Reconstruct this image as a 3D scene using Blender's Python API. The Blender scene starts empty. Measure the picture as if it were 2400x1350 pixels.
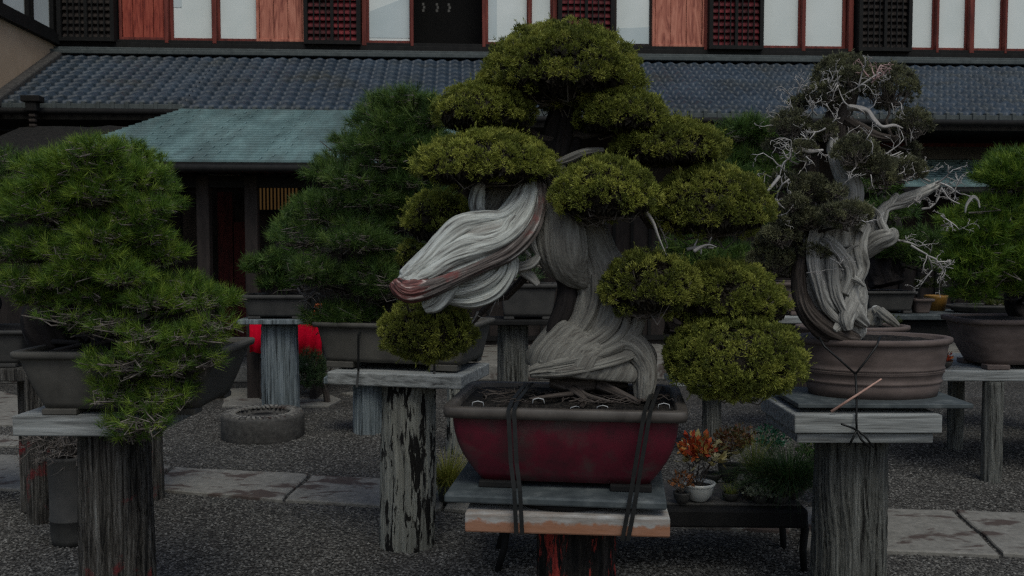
import bpy, math, random
import numpy as np
from mathutils import Vector, noise
R=math.radians
random.seed(7); rng=np.random.default_rng(11)
S=bpy.context.scene; COL=S.collection
F=2100.0; HOR=570.0; CAMH=1.5
TH=math.atan((675-HOR)/F)
# ------------------------------------------------------------------ coordinates
def ray(px,py):
    x=(px-1200)/F; u=-(py-675)/F
    return Vector((x, math.cos(TH)+u*math.sin(TH), -math.sin(TH)+u*math.cos(TH)))
def P(px,py,d):
    r=ray(px,py); return Vector((0,0,CAMH))+r*(d/r.y)
def G(px,py,z=0.0):
    r=ray(px,py); return Vector((0,0,CAMH))+r*((z-CAMH)/r.z)
def X(px,d): return (px-1200)/F*d
def Z(py,d): return P(1200,py,d).z
# ------------------------------------------------------------------ object helpers
WL={}
def tag(o,label=None,cat=None,group=None,kind=None):
    if label: o['label']=label
    if cat: o['category']=cat
    if group: o['group']=group
    if kind: o['kind']=kind
    return o
def empty(name,loc,label,cat,group=None):
    o=bpy.data.objects.new(name,None); COL.objects.link(o); o.location=loc
    o.empty_display_size=0.1; WL[o.name]=Vector(loc); return tag(o,label,cat,group)
def link(name,me,mat,parent=None,smooth=False):
    o=bpy.data.objects.new(name,me); COL.objects.link(o)
    if mat is not None and len(me.materials)==0:
        for m in (mat if isinstance(mat,(list,tuple)) else [mat]): me.materials.append(m)
    if parent is not None:
        o.parent=parent
        WL[o.name]=WL[parent.name]
    else: WL[o.name]=Vector((0,0,0))
    if smooth: me.polygons.foreach_set('use_smooth',np.ones(len(me.polygons),dtype=bool))
    return o
class MB:
    def __init__(s): s.v=[]; s.f=[]; s.g=[]; s.m=[]
    def add(s,vs,fs,gs=None,mi=0):
        b=len(s.v); s.v+= [tuple(v) for v in vs]; s.f+=[tuple(b+i for i in f) for f in fs]; s.m+=[mi]*len(fs)
        s.g+= list(gs) if gs is not None else [tuple(v) for v in vs]
    def box(s,c,size,yaw=0,mi=0,pitch=0):
        cx,cy,cz=c; hx,hy,hz=[a/2 for a in size]; vs=[]
        for dx,dy,dz in ((-1,-1,-1),(1,-1,-1),(1,1,-1),(-1,1,-1),(-1,-1,1),(1,-1,1),(1,1,1),(-1,1,1)):
            x,y,z=dx*hx,dy*hy,dz*hz
            if pitch: y,z=y*math.cos(pitch)-z*math.sin(pitch), y*math.sin(pitch)+z*math.cos(pitch)
            vs.append((cx+x*math.cos(yaw)-y*math.sin(yaw),cy+x*math.sin(yaw)+y*math.cos(yaw),cz+z))
        s.add(vs,[(0,3,2,1),(4,5,6,7),(0,1,5,4),(1,2,6,5),(2,3,7,6),(3,0,4,7)],mi=mi)
    def tube(s,path,r0,r1=None,n=6,mi=0,flat=1.0):
        r1=r0 if r1 is None else r1
        path=[Vector(p) for p in path]; k=len(path); vs=[];gs=[]
        T=(path[1]-path[0]).normalized(); ref=Vector((0,0,1)) if abs(T.z)<.9 else Vector((1,0,0))
        A=T.cross(ref).normalized(); L=0
        for i,p in enumerate(path):
            if i>0: L+=(p-path[i-1]).length
            t=(path[min(i+1,k-1)]-path[max(i-1,0)])
            if t.length>1e-9: T=t.normalized()
            A=(A-T*A.dot(T)).normalized(); B=T.cross(A)
            r=r0+(r1-r0)*i/(k-1)
            for j in range(n):
                a=2*math.pi*j/n; vs.append(p+A*(math.cos(a)*r)+B*(math.sin(a)*r*flat)); gs.append((math.cos(a)*r,math.sin(a)*r,L*.08+path[0].x))
        fs=[]
        for i in range(k-1):
            for j in range(n):
                a=i*n+j;b=i*n+(j+1)%n; fs.append((a,b,b+n,a+n))
        fs.append(tuple(range(n-1,-1,-1))); fs.append(tuple((k-1)*n+j for j in range(n)))
        s.add(vs,fs,gs,mi)
    def build(s,name,mat,parent=None,smooth=False,bevel=0):
        me=bpy.data.meshes.new(name)
        off=WL[parent.name] if parent is not None else Vector((0,0,0))
        vs=np.array(s.v,dtype=float)-np.array(off)
        me.from_pydata(vs.tolist(),[],s.f); me.update()
        at=me.attributes.new('grain','FLOAT_VECTOR','POINT'); at.data.foreach_set('vector',np.array(s.g,dtype=np.float32).ravel())
        if any(s.m): me.polygons.foreach_set('material_index',s.m)
        o=link(name,me,mat,parent,smooth)
        if bevel:
            b=o.modifiers.new('bevel','BEVEL'); b.width=bevel; b.segments=2; b.limit_method='ANGLE'
        return o
def catmull(pts,n):
    pts=[np.array(p,dtype=float) for p in pts]; k=len(pts); out=[]
    for i in range(n):
        t=i/(n-1)*(k-1); a=min(int(t),k-2); u=t-a
        p0=pts[max(a-1,0)];p1=pts[a];p2=pts[a+1];p3=pts[min(a+2,k-1)]
        out.append(.5*((2*p1)+(-p0+p2)*u+(2*p0-5*p1+4*p2-p3)*u*u+(-p0+3*p1-3*p2+p3)*u**3))
    return out
def loft(mb,st,ns=72,nl=120,g=.10,k=2.6,fl=4.0,twist=0.0,seed=0,cap=True,fine=.03,mi=0,endround=True):
    """st: (x,y,z,a,b): a half width across the view, b half depth"""
    c=catmull(st,nl); L=0; vs=[];gs=[]
    for i,q in enumerate(c):
        p=Vector(q[:3]); 
        if i: L+=(p-Vector(c[i-1][:3])).length
        t=Vector(c[min(i+1,nl-1)][:3])-Vector(c[max(i-1,0)][:3]); T=t.normalized()
        ref=Vector((0,1,0)); D=(ref-T*ref.dot(T)); D.normalize(); A=T.cross(D)
        a,b=max(q[3],.0006),max(q[4],.0006)
        if endround:
            e=min(i,nl-1-i)/(nl*.045)
            if e<1: s_=math.sqrt(max(1-(1-e)**2,.02)); a*=s_; b*=s_
        for j in range(ns):
            th=2*math.pi*j/ns; th2=th+twist*L+.5*noise.noise((L*2.2,seed,3.1))
            cs,sn=math.cos(th2),math.sin(th2)
            q1=noise.noise((cs*k+seed,sn*k,L*fl)); q2=noise.noise((cs*k*2.7+9,sn*k*2.7+seed,L*fl*1.3)); q3=noise.noise((cs*k*7,sn*k*7+seed,L*fl*1.5))
            rr=1+g*(q1*1.4-.9*max(0,.22-abs(q2))*3*.5+q2*.5)+fine*q3
            vs.append(p+A*(math.cos(th)*a*rr)+D*(math.sin(th)*b*rr))
            gs.append((cs*a,sn*b,L*.075+seed))
    fs=[]
    for i in range(nl-1):
        for j in range(ns):
            x=i*ns+j;y=i*ns+(j+1)%ns; fs.append((x,x+ns,y+ns,y))
    if cap:
        fs.append(tuple(range(ns))); fs.append(tuple((nl-1)*ns+j for j in range(ns-1,-1,-1)))
    mb.add(vs,fs,gs,mi)
def tri_mesh(name,V,C,mat,parent=None):
    """V (N,3,3) triangles, C (N,3,3) colours"""
    n=len(V); me=bpy.data.meshes.new(name)
    off=np.array(WL[parent.name]) if parent is not None else np.zeros(3)
    me.vertices.add(n*3); me.vertices.foreach_set('co',(V.reshape(-1,3)-off).astype(np.float32).ravel())
    me.loops.add(n*3); me.loops.foreach_set('vertex_index',np.arange(n*3,dtype=np.int32))
    me.polygons.add(n); me.polygons.foreach_set('loop_start',np.arange(0,n*3,3,dtype=np.int32)); me.polygons.foreach_set('loop_total',np.full(n,3,dtype=np.int32))
    me.update(calc_edges=True)
    ca=me.color_attributes.new('tint','FLOAT_COLOR','POINT')
    c4=np.ones((n*3,4),dtype=np.float32); c4[:,:3]=C.reshape(-1,3); ca.data.foreach_set('color',c4.ravel())
    return link(name,me,mat,parent)
# ------------------------------------------------------------------ materials
def newmat(name):
    m=bpy.data.materials.new(name); m.use_nodes=True; nt=m.node_tree; b=nt.nodes['Principled BSDF']; return m,nt,b
def nd(nt,t,**kw):
    n=nt.nodes.new(t)
    for k_,v in kw.items():
        if k_ in n.inputs.keys(): n.inputs[k_].default_value=v
        else: setattr(n,k_,v)
    return n
def ramp(nt,stops,interp='LINEAR'):
    r=nt.nodes.new('ShaderNodeValToRGB'); cr=r.color_ramp; cr.interpolation=interp
    while len(cr.elements)<len(stops): cr.elements.new(.5)
    for e,(p,c) in zip(cr.elements,stops): e.position=p; e.color=(c[0],c[1],c[2],1)
    return r
def mat_noise(name,stops,scale=(1,1,1),nscale=8,detail=6,rough=.85,bump=.3,bdist=.01,src='obj',spec=.3,rrough=.6,patch=None,dist=0.0,bscale=None):
    m,nt,b=newmat(name); L=nt.links
    if src=='grain': c=nd(nt,'ShaderNodeAttribute',attribute_name='grain').outputs['Vector']
    else: c=nd(nt,'ShaderNodeTexCoord').outputs['Object']
    mp=nd(nt,'ShaderNodeMapping'); mp.inputs['Scale'].default_value=scale; L.new(c,mp.inputs['Vector'])
    n=nd(nt,'ShaderNodeTexNoise',Scale=nscale,Detail=detail,Roughness=rrough,Distortion=dist); L.new(mp.outputs[0],n.inputs['Vector'])
    r=ramp(nt,stops); L.new(n.outputs['Fac'],r.inputs[0]); colour=r.outputs[0]
    if patch:
        pc,ps,lo,hi,sc=patch
        mp2=nd(nt,'ShaderNodeMapping'); mp2.inputs['Scale'].default_value=sc; mp2.inputs['Location'].default_value=(3.3,1.7,.4); L.new(c,mp2.inputs['Vector'])
        n2=nd(nt,'ShaderNodeTexNoise',Scale=ps,Detail=8,Roughness=.62,Distortion=.3); L.new(mp2.outputs[0],n2.inputs['Vector'])
        r2=ramp(nt,[(lo,(0,0,0)),(hi,(1,1,1))]); L.new(n2.outputs['Fac'],r2.inputs[0])
        mx=nd(nt,'ShaderNodeMix',data_type='RGBA'); L.new(r2.outputs[0],mx.inputs[0]); L.new(colour,mx.inputs[6]); mx.inputs[7].default_value=(*pc,1); colour=mx.outputs[2]
    L.new(colour,b.inputs['Base Color']); b.inputs['Roughness'].default_value=rough; b.inputs['Specular IOR Level'].default_value=spec
    if bump:
        hn=n
        if bscale:
            hn=nd(nt,'ShaderNodeTexNoise',Scale=bscale,Detail=8,Roughness=.65); L.new(mp.outputs[0],hn.inputs['Vector'])
        bp=nd(nt,'ShaderNodeBump',Strength=bump,Distance=bdist); L.new(hn.outputs['Fac'],bp.inputs['Height']); L.new(bp.outputs[0],b.inputs['Normal'])
    return m
def mat_leaf(name,rough=.6,trans=.25,spec=.25):
    m,nt,b=newmat(name); L=nt.links
    a=nd(nt,'ShaderNodeAttribute',attribute_name='tint'); L.new(a.outputs['Color'],b.inputs['Base Color'])
    b.inputs['Roughness'].default_value=rough; b.inputs['Specular IOR Level'].default_value=spec
    t=nd(nt,'ShaderNodeBsdfTranslucent'); L.new(a.outputs['Color'],t.inputs[0])
    mx=nd(nt,'ShaderNodeMixShader'); mx.inputs[0].default_value=trans
    L.new(b.outputs[0],mx.inputs[1]); L.new(t.outputs[0],mx.inputs[2]); L.new(mx.outputs[0],nt.nodes['Material Output'].inputs[0])
    return m
def gy(v,t=(1,1,1)): return (v*t[0],v*t[1],v*t[2])
M={}
M['leaf']=mat_leaf('juniper_leaf'); M['needle']=mat_leaf('pine_needle',.5,.25,.3)
M['dead']=mat_noise('deadwood',[(.3,(.03,.027,.025)),(.385,(.2,.2,.185)),(.5,(.39,.405,.375)),(.75,(.58,.61,.58))],nscale=95,detail=9,rough=.8,bump=.9,bdist=.005,dist=.25,patch=((.2,.185,.165),16,.54,.72,(1,1,2.5)),src='grain',rrough=.55)
M['deadgrey']=mat_noise('weathered_trunk',[(.25,(.035,.03,.027)),(.4,(.13,.123,.108)),(.6,(.2,.195,.172)),(.8,(.28,.275,.25))],nscale=120,detail=9,rough=.85,bump=1,bdist=.006,src='grain',rrough=.62,dist=.3,patch=((.075,.068,.06),18,.54,.74,(1,1,2.5)))
M['deadmid']=mat_noise('grey_deadwood',[(.25,(.05,.045,.04)),(.4,(.2,.195,.18)),(.6,(.34,.335,.31)),(.8,(.46,.46,.43))],nscale=120,detail=7,rough=.82,bump=.8,bdist=.005,src='grain',rrough=.55)
M['vein']=mat_noise('brown_live_vein',[(.32,(.025,.018,.016)),(.45,(.085,.07,.064)),(.58,(.15,.13,.12)),(.68,(.36,.34,.32))],nscale=100,detail=8,rough=.8,bump=1,bdist=.006,src='grain',patch=((.15,.04,.037),20,.56,.7,(1,1,6)))
M['veinred']=mat_noise('reddish_bark',[(.38,(.018,.011,.01)),(.48,(.1,.036,.032)),(.56,(.19,.07,.062)),(.63,(.42,.36,.33))],nscale=70,detail=9,rough=.55,bump=1,bdist=.005,src='grain',dist=.8)
M['bark']=mat_noise('dark_bark',[(.3,(.012,.009,.008)),(.5,(.05,.04,.034)),(.75,(.11,.095,.085))],nscale=80,detail=8,rough=.9,bump=1,bdist=.008,src='grain')
M['barkdark']=mat_noise('black_bark',[(.3,(.006,.005,.005)),(.6,(.022,.018,.017)),(.8,(.04,.034,.03))],nscale=60,rough=.9,bump=.8,bdist=.005,src='grain')
M['twig']=mat_noise('twig_bark',[(.3,(.05,.042,.036)),(.7,(.22,.195,.175))],nscale=60,rough=.9,bump=0)
M['jin']=mat_noise('bleached_twig',[(.3,(.17,.155,.145)),(.5,(.34,.325,.31)),(.7,(.52,.5,.49))],nscale=70,rough=.8,bump=.4,bdist=.003,src='grain')
M['jinred']=mat_noise('pinkish_twig',[(.3,(.25,.15,.14)),(.7,(.55,.4,.38))],nscale=70,rough=.8,bump=0)
M['post']=mat_noise('weathered_post_wood',[(.38,(.006,.0055,.005)),(.445,(.085,.087,.078)),(.6,(.18,.184,.168)),(.78,(.28,.29,.27))],scale=(1,1,.05),nscale=62,detail=10,rough=.9,bump=1,bdist=.025,dist=.25,rrough=.7)
M['postdark']=mat_noise('brown_post_wood',[(.39,(.005,.0045,.004)),(.48,(.05,.046,.04)),(.6,(.12,.115,.105)),(.76,(.24,.245,.23))],scale=(1,1,.05),nscale=66,detail=10,rough=.9,bump=1,bdist=.025,dist=.25,rrough=.7,patch=((.16,.02,.022),7,.60,.70,(1.4,1.4,1)))
M['postpeel']=mat_noise('peeling_post_wood',[(.3,(.12,.12,.105)),(.55,(.22,.225,.2)),(.8,(.3,.31,.29))],scale=(1,1,.06),nscale=45,detail=7,rough=.9,bump=.7,bdist=.012,patch=((.008,.0075,.007),17,.52,.54,(1.25,1.25,.26)))
M['postblue']=mat_noise('bluish_grey_post_wood',[(.33,(.02,.024,.026)),(.46,(.12,.145,.155)),(.62,(.2,.235,.25)),(.8,(.3,.33,.34))],scale=(1,1,.05),nscale=36,detail=7,rough=.9,bump=.8,bdist=.015)
M['postred']=mat_noise('black_red_post_wood',[(.4,(.004,.004,.004)),(.55,(.02,.017,.015)),(.75,(.07,.06,.055))],scale=(1,1,.05),nscale=48,detail=8,rough=.9,bump=1,bdist=.02,patch=((.36,.045,.035),26,.53,.58,(1,1,.16)))
M['board']=mat_noise('grey_board',[(.3,(.07,.072,.07)),(.45,(.2,.21,.205)),(.62,(.3,.315,.31)),(.8,(.38,.4,.4))],scale=(.06,1,1),nscale=60,detail=8,rough=.85,bump=.6,bdist=.006,dist=.35)
M['boardrust']=mat_noise('orange_stained_board',[(.3,(.16,.15,.135)),(.5,(.3,.3,.285)),(.7,(.42,.42,.41))],scale=(.3,1,1),nscale=50,detail=9,rough=.85,bump=.5,bdist=.004,patch=((.24,.2,.17),9,.46,.62,(.5,1,2.4)))
M['slate']=mat_noise('slate_slab',[(.3,(.035,.044,.048)),(.55,(.065,.078,.082)),(.75,(.14,.155,.155))],nscale=14,detail=9,rough=.6,bump=.3,bdist=.004)
M['shedroof']=mat_noise('dark_bark_roofing',[(.3,(.006,.006,.0055)),(.6,(.016,.015,.014)),(.8,(.035,.034,.032))],nscale=30,detail=9,rough=1,bump=1,bdist=.02)
M['potgrey']=mat_noise('grey_brown_stoneware',[(.3,(.055,.052,.045)),(.7,(.1,.095,.083))],nscale=9,detail=8,rough=.75,bump=.15,bdist=.002,bscale=90)
M['potdark']=mat_noise('dark_stoneware',[(.3,(.03,.03,.029)),(.7,(.06,.058,.054))],nscale=9,detail=8,rough=.7,bump=.15,bdist=.002,bscale=90)
M['potred']=mat_noise('oxblood_glaze',[(.35,(.05,.012,.017)),(.52,(.1,.01,.021)),(.68,(.06,.024,.027))],nscale=7,detail=9,rough=.42,bump=.08,bdist=.002,bscale=120,patch=((.06,.05,.045),6,.52,.72,(1,1,1)),spec=.4)
M['potrim']=mat_noise('brown_black_rim',[(.35,(.05,.043,.038)),(.7,(.095,.085,.075))],nscale=12,detail=8,rough=.5,bump=.1,bdist=.002,bscale=100)
M['potbrown']=mat_noise('reddish_brown_clay',[(.35,(.085,.065,.058)),(.6,(.13,.1,.09)),(.8,(.17,.145,.13))],scale=(1,1,3),nscale=8,detail=9,rough=.75,bump=.2,bdist=.002,bscale=60)
M['soil']=mat_noise('soil',[(.38,(.004,.0035,.003)),(.55,(.015,.012,.01)),(.75,(.06,.055,.045))],nscale=90,detail=6,rough=1,bump=1,bdist=.01)
M['strap']=mat_noise('black_rubber_strap',[(.3,(.004,.0045,.0045)),(.7,(.011,.012,.012))],nscale=30,rough=.5,bump=.1,bdist=.001)
M['wire']=mat_noise('aluminium_wire',[(.3,(.35,.36,.36)),(.7,(.55,.56,.56))],nscale=30,rough=.4,bump=0)
M['pencilwood']=mat_noise('bamboo_stick',[(.3,(.35,.2,.16)),(.7,(.5,.32,.26))],nscale=30,rough=.6,bump=0)
M['tile']=mat_noise('grey_roof_tile',[(.3,(.012,.021,.032)),(.55,(.024,.04,.06)),(.8,(.046,.068,.095))],nscale=2.2,detail=10,rough=.5,bump=.15,bdist=.004,spec=.4,bscale=60,patch=((.028,.032,.028),1.7,.5,.75,(1,1,1)))
M['tileend']=mat_noise('tile_edge',[(.3,(.045,.055,.056)),(.7,(.085,.1,.1))],nscale=12,rough=.7,bump=.1,bdist=.002)
def mat_copper():
    m=mat_noise('patinated_copper',[(.3,(.07,.12,.122)),(.5,(.12,.195,.197)),(.72,(.2,.31,.31))],scale=(1.2,.35,1),nscale=3.2,detail=10,rough=.6,bump=.05,bdist=.003,patch=((.075,.1,.1),2.6,.42,.8,(1.5,.28,.5)))
    return m
M['copper']=mat_copper()
M['woodblack']=mat_noise('black_timber',[(.3,(.003,.003,.003)),(.7,(.01,.0095,.009))],scale=(1,1,.2),nscale=14,rough=.8,bump=.3,bdist=.004)
M['wooddk']=mat_noise('dark_brown_timber',[(.3,(.012,.009,.008)),(.7,(.04,.031,.027))],scale=(1,1,.2),nscale=14,rough=.8,bump=.3,bdist=.004)
M['wallgrey']=mat_noise('grey_brown_plaster',[(.3,(.07,.068,.062)),(.7,(.12,.115,.105))],nscale=3,rough=.9,bump=.1,bdist=.003)
M['woodred']=mat_noise('red_brown_frame_wood',[(.3,(.07,.013,.01)),(.55,(.17,.036,.026)),(.8,(.28,.075,.052))],scale=(1,1,.12),nscale=16,detail=7,rough=.7,bump=.2,bdist=.003)
def mat_plank(name,c1,c2,c3):
    return mat_noise(name,[(.32,c1),(.5,c2),(.68,c3)],scale=(1,1,.12),nscale=17,detail=5,rough=.7,bump=.15,bdist=.003,dist=1.6)
M['plankred']=mat_plank('red_plank_wood',(.12,.017,.013),(.3,.055,.034),(.4,.095,.06))
M['plankpale']=mat_plank('pale_cedar_plank_wood',(.2,.055,.04),(.43,.15,.1),(.58,.24,.165))
M['reddoor']=mat_plank('dark_red_door_wood',(.03,.004,.004),(.075,.01,.009),(.1,.016,.014))
M['louvrered']=mat_noise('dull_red_louvre',[(.35,(.02,.006,.007)),(.6,(.16,.015,.022)),(.8,(.3,.04,.04))],scale=(1,1,1),nscale=4,detail=4,rough=.7,bump=0)
M['paper']=mat_noise('white_shoji_paper',[(.3,(.66,.72,.7)),(.7,(.76,.81,.79))],nscale=2,rough=.9,bump=0)
M['papergrey']=mat_noise('greyed_paper',[(.3,(.5,.58,.59)),(.7,(.58,.65,.66))],nscale=2,rough=.9,bump=0)
M['beige']=mat_noise('beige_plaster',[(.3,(.42,.31,.21)),(.7,(.5,.38,.27))],nscale=3,rough=.95,bump=.1,bdist=.002)
M['void']=mat_noise('unlit_black',[(.3,(.0025,.0023,.0023)),(.7,(.004,.0038,.0038))],nscale=3,rough=1,bump=0)  # near-black colour stands in for shade in the open room and millstone recesses
M['redcloth']=mat_noise('red_felt',[(.3,(.55,.0,.018)),(.7,(.7,.004,.03))],nscale=30,rough=.95,bump=.1,bdist=.003,spec=.1)
M['stone']=mat_noise('grey_stone',[(.3,(.04,.038,.036)),(.6,(.075,.072,.067)),(.8,(.12,.115,.108))],nscale=22,detail=9,rough=.95,bump=.7,bdist=.01)
M['slabstone']=mat_noise('path_stone',[(.3,(.14,.135,.122)),(.55,(.2,.192,.172)),(.78,(.27,.26,.24))],nscale=26,detail=10,rough=.95,bump=.6,bdist=.006,patch=((.075,.057,.05),3.4,.54,.6,(1,1.8,1)))
M['pebble']=mat_leaf('gravel_stone',.95,0.0,.2)
M['whiteglaze']=mat_noise('white_porcelain',[(.3,(.42,.43,.41)),(.7,(.55,.56,.54))],nscale=6,rough=.3,bump=0,spec=.5)
M['orangepaint']=mat_noise('orange_painted_wood',[(.3,(.4,.1,.04)),(.7,(.5,.15,.06))],nscale=6,rough=.6,bump=0)
M['brass']=mat_noise('yellow_bucket',[(.3,(.22,.11,.02)),(.7,(.3,.16,.035))],nscale=6,rough=.5,bump=0)
def stain_low(m,z0,z1,col):
    nt=m.node_tree; L=nt.links; bs=nt.nodes['Principled BSDF']; src=bs.inputs['Base Color'].links[0].from_socket
    tc=nd(nt,'ShaderNodeTexCoord'); sp=nd(nt,'ShaderNodeSeparateXYZ'); L.new(tc.outputs['Object'],sp.inputs[0])
    mr=nd(nt,'ShaderNodeMapRange'); mr.inputs[1].default_value=z1; mr.inputs[2].default_value=z0; L.new(sp.outputs['Z'],mr.inputs[0])
    n=nd(nt,'ShaderNodeTexNoise',Scale=16,Detail=9,Roughness=.7); L.new(tc.outputs['Object'],n.inputs['Vector'])
    a=nd(nt,'ShaderNodeMath',operation='ADD'); L.new(mr.outputs[0],a.inputs[0]); L.new(n.outputs['Fac'],a.inputs[1])
    r=ramp(nt,[(.85,(0,0,0)),(.98,(.85,.85,.85))]); L.new(a.outputs[0],r.inputs[0])
    mx=nd(nt,'ShaderNodeMix',data_type='RGBA'); L.new(r.outputs[0],mx.inputs[0]); L.new(src,mx.inputs[6]); mx.inputs[7].default_value=(*col,1); L.new(mx.outputs[2],bs.inputs['Base Color'])
stain_low(M['boardrust'],.588,.655,(.27,.11,.05))
def mat_ground():
    m,nt,b=newmat('gravel_ground'); L=nt.links; tc=nd(nt,'ShaderNodeTexCoord').outputs['Object']
    v=nd(nt,'ShaderNodeTexVoronoi',Scale=75); L.new(tc,v.inputs['Vector'])
    r=ramp(nt,[(.0,(.03,.029,.027)),(.45,(.062,.06,.056)),(.8,(.105,.1,.095)),(1,(.2,.195,.18))]); sx=nd(nt,'ShaderNodeSeparateColor'); L.new(v.outputs['Color'],sx.inputs[0]); L.new(sx.outputs[0],r.inputs[0])
    n=nd(nt,'ShaderNodeTexNoise',Scale=1.1,Detail=5); L.new(tc,n.inputs['Vector'])
    r2=ramp(nt,[(.35,(.62,.6,.58)),(.65,(1,1,1))]); L.new(n.outputs['Fac'],r2.inputs[0])
    mx=nd(nt,'ShaderNodeMix',data_type='RGBA',blend_type='MULTIPLY'); mx.inputs[0].default_value=1; L.new(r.outputs[0],mx.inputs[6]); L.new(r2.outputs[0],mx.inputs[7])
    L.new(mx.outputs[2],b.inputs['Base Color']); b.inputs['Roughness'].default_value=.95; b.inputs['Specular IOR Level'].default_value=.2
    bp=nd(nt,'ShaderNodeBump',Strength=1,Distance=.012,invert=True); L.new(v.outputs['Distance'],bp.inputs['Height']); L.new(bp.outputs[0],b.inputs['Normal'])
    return m
M['ground']=mat_ground()
def mat_emit(name,c,s):
    m,nt,b=newmat(name); b.inputs['Emission Color'].default_value=(*c,1); b.inputs['Emission Strength'].default_value=s; b.inputs['Base Color'].default_value=(.02,.02,.02,1); return m
M['glow']=mat_emit('warm_lit_room',(.75,.42,.15),.07)
M['glowdim']=mat_emit('amber_lit_room',(.8,.35,.08),.5)
# ------------------------------------------------------------------ foliage
def unit(v): return v/np.maximum(np.linalg.norm(v,axis=-1,keepdims=True),1e-9)
def blades(P0,D,L,W,cb,ct):
    """triangular blades; P0 (N,3) D (N,3)"""
    n=len(P0); r=unit(np.cross(D,rng.normal(size=(n,3))))
    V=np.stack([P0-r*W[:,None]/2,P0+r*W[:,None]/2,P0+D*L[:,None]],1)
    return V,np.stack([cb,cb,ct],1)
PAL={'jun':((.095,.115,.022),(.215,.245,.042),(.36,.375,.075)),
 'jundull':((.07,.072,.045),(.14,.145,.085),(.22,.225,.115)),
 'jungreen':((.03,.045,.014),(.055,.08,.02),(.09,.1,.03)),
 'pine':((.035,.07,.02),(.075,.145,.03),(.14,.21,.045)),
 'pineb':((.04,.088,.014),(.105,.195,.022),(.24,.33,.045)),
 'pineblue':((.03,.055,.028),(.06,.11,.045),(.1,.16,.06)),
 'moss':((.03,.05,.01),(.06,.08,.015),(.1,.11,.02))}
def pick(pal,n):
    a,b,c=[np.array(q) for q in PAL[pal]]; t=rng.random((n,1))
    return np.where(t<.5,a+(b-a)*t*2,b+(c-b)*(t-.5)*2)
def shell(n,low):
    u=rng.normal(size=(n,3)); u=unit(u); u[:,2]=np.where(u[:,2]<0,u[:,2]*low,u[:,2]); return u
def spaced(n,rad,low,sp):
    c=[];
    cand=shell(n*6,low)*rad
    for q in cand:
        if all((q-p).dot(q-p)>sp*sp for p in c[-400:]): c.append(q)
        if len(c)>=n: break
    return np.array(c)
def juniper_pad(cen,rad,pal,parent,low=.4,sp=.036,per=46,slen=.013,twigs=True,name='foliage_pad',core=True,sparse=1.0):
    cen=np.array(cen); rad=np.maximum(np.array(rad)-(sp*.6+slen*.7),.012)
    area=2*math.pi*rad[0]*(rad[1]+rad[2])*.62
    n=int(area/(sp*sp)*.95*sparse)+6
    C=spaced(n,rad,low,sp*.72)
    if low<.75: C=C[(C[:,2]>-rad[2]*low*.22)|(rng.random(len(C))<.16)]
    nrm=unit(C/(rad**2))
    Cc=cen+C*(1+rng.normal(size=(len(C),1))*.035); 
    m=int(per*1.25); k=len(C)
    d=unit(rng.normal(size=(k,m,3))+nrm[:,None,:]*.9)
    crad=sp*(.5+.28*rng.random((k,1,1)))
    Pp=Cc[:,None,:]+d*crad*np.array([1,1,.9])
    up=np.array([0,0,.6])
    D=unit(d+nrm[:,None,:]*.5+up+rng.normal(size=(k,m,3))*.35)
    tone=pick(pal,k)[:,None,:]*(.8+.4*rng.random((k,m,1)))*rng.uniform(.82,1.12)
    Pf=Pp.reshape(-1,3); Df=D.reshape(-1,3); cf=tone.reshape(-1,3)
    Vs=[];Cs=[]
    for q in range(4):
        N=len(Pf); dd=unit(Df+rng.normal(size=(N,3))*.45)
        V,Cl=blades(Pf+rng.normal(size=(N,3))*.003,dd,slen*(.6+.6*rng.random(N)),np.full(N,slen*.30)*(.7+.6*rng.random(N)),cf*.7,cf*1.25)
        Vs.append(V);Cs.append(Cl)
    ns_=k//3; ii=rng.choice(k,ns_,replace=False); sc_=Cc[ii]; sn=unit(nrm[ii]+np.array([0,0,.7])+rng.normal(size=(ns_,3))*.3)
    for q in range(14):
        tt=(q/13)*sp*1.15; V,Cl=blades(sc_+sn*(sp*.35+tt)+rng.normal(size=(ns_,3))*.0012,unit(sn+rng.normal(size=(ns_,3))*.5),np.full(ns_,slen*.85),np.full(ns_,slen*.3),pick(pal,ns_),pick(pal,ns_)*1.2); Vs.append(V);Cs.append(Cl)
    V=np.concatenate(Vs);Cl=np.concatenate(Cs)
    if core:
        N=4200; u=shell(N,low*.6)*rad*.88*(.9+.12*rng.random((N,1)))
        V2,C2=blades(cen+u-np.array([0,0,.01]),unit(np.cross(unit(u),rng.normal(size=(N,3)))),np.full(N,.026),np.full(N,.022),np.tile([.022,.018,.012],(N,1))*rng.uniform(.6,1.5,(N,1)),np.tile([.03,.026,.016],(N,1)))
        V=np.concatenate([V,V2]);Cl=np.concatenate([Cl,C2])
    o=tri_mesh(name,V,Cl,M['leaf'],parent)
    if twigs:
        mb=MB(); root=Vector(cen+np.array([0,0,-rad[2]*low*.9]))
        idx=rng.choice(k,min(k,70),replace=False)
        for i in idx:
            e=Vector(Cc[i]); mid=(root*.5+e*.5)+Vector(rng.normal(size=3)*.012)-Vector((0,0,rad[2]*.2))
            mb.tube([root+Vector(rng.normal(size=3)*.01),mid,e],.0035,.001,4)
        mb.build('twigs',M['twig'],o)
    return o
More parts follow.
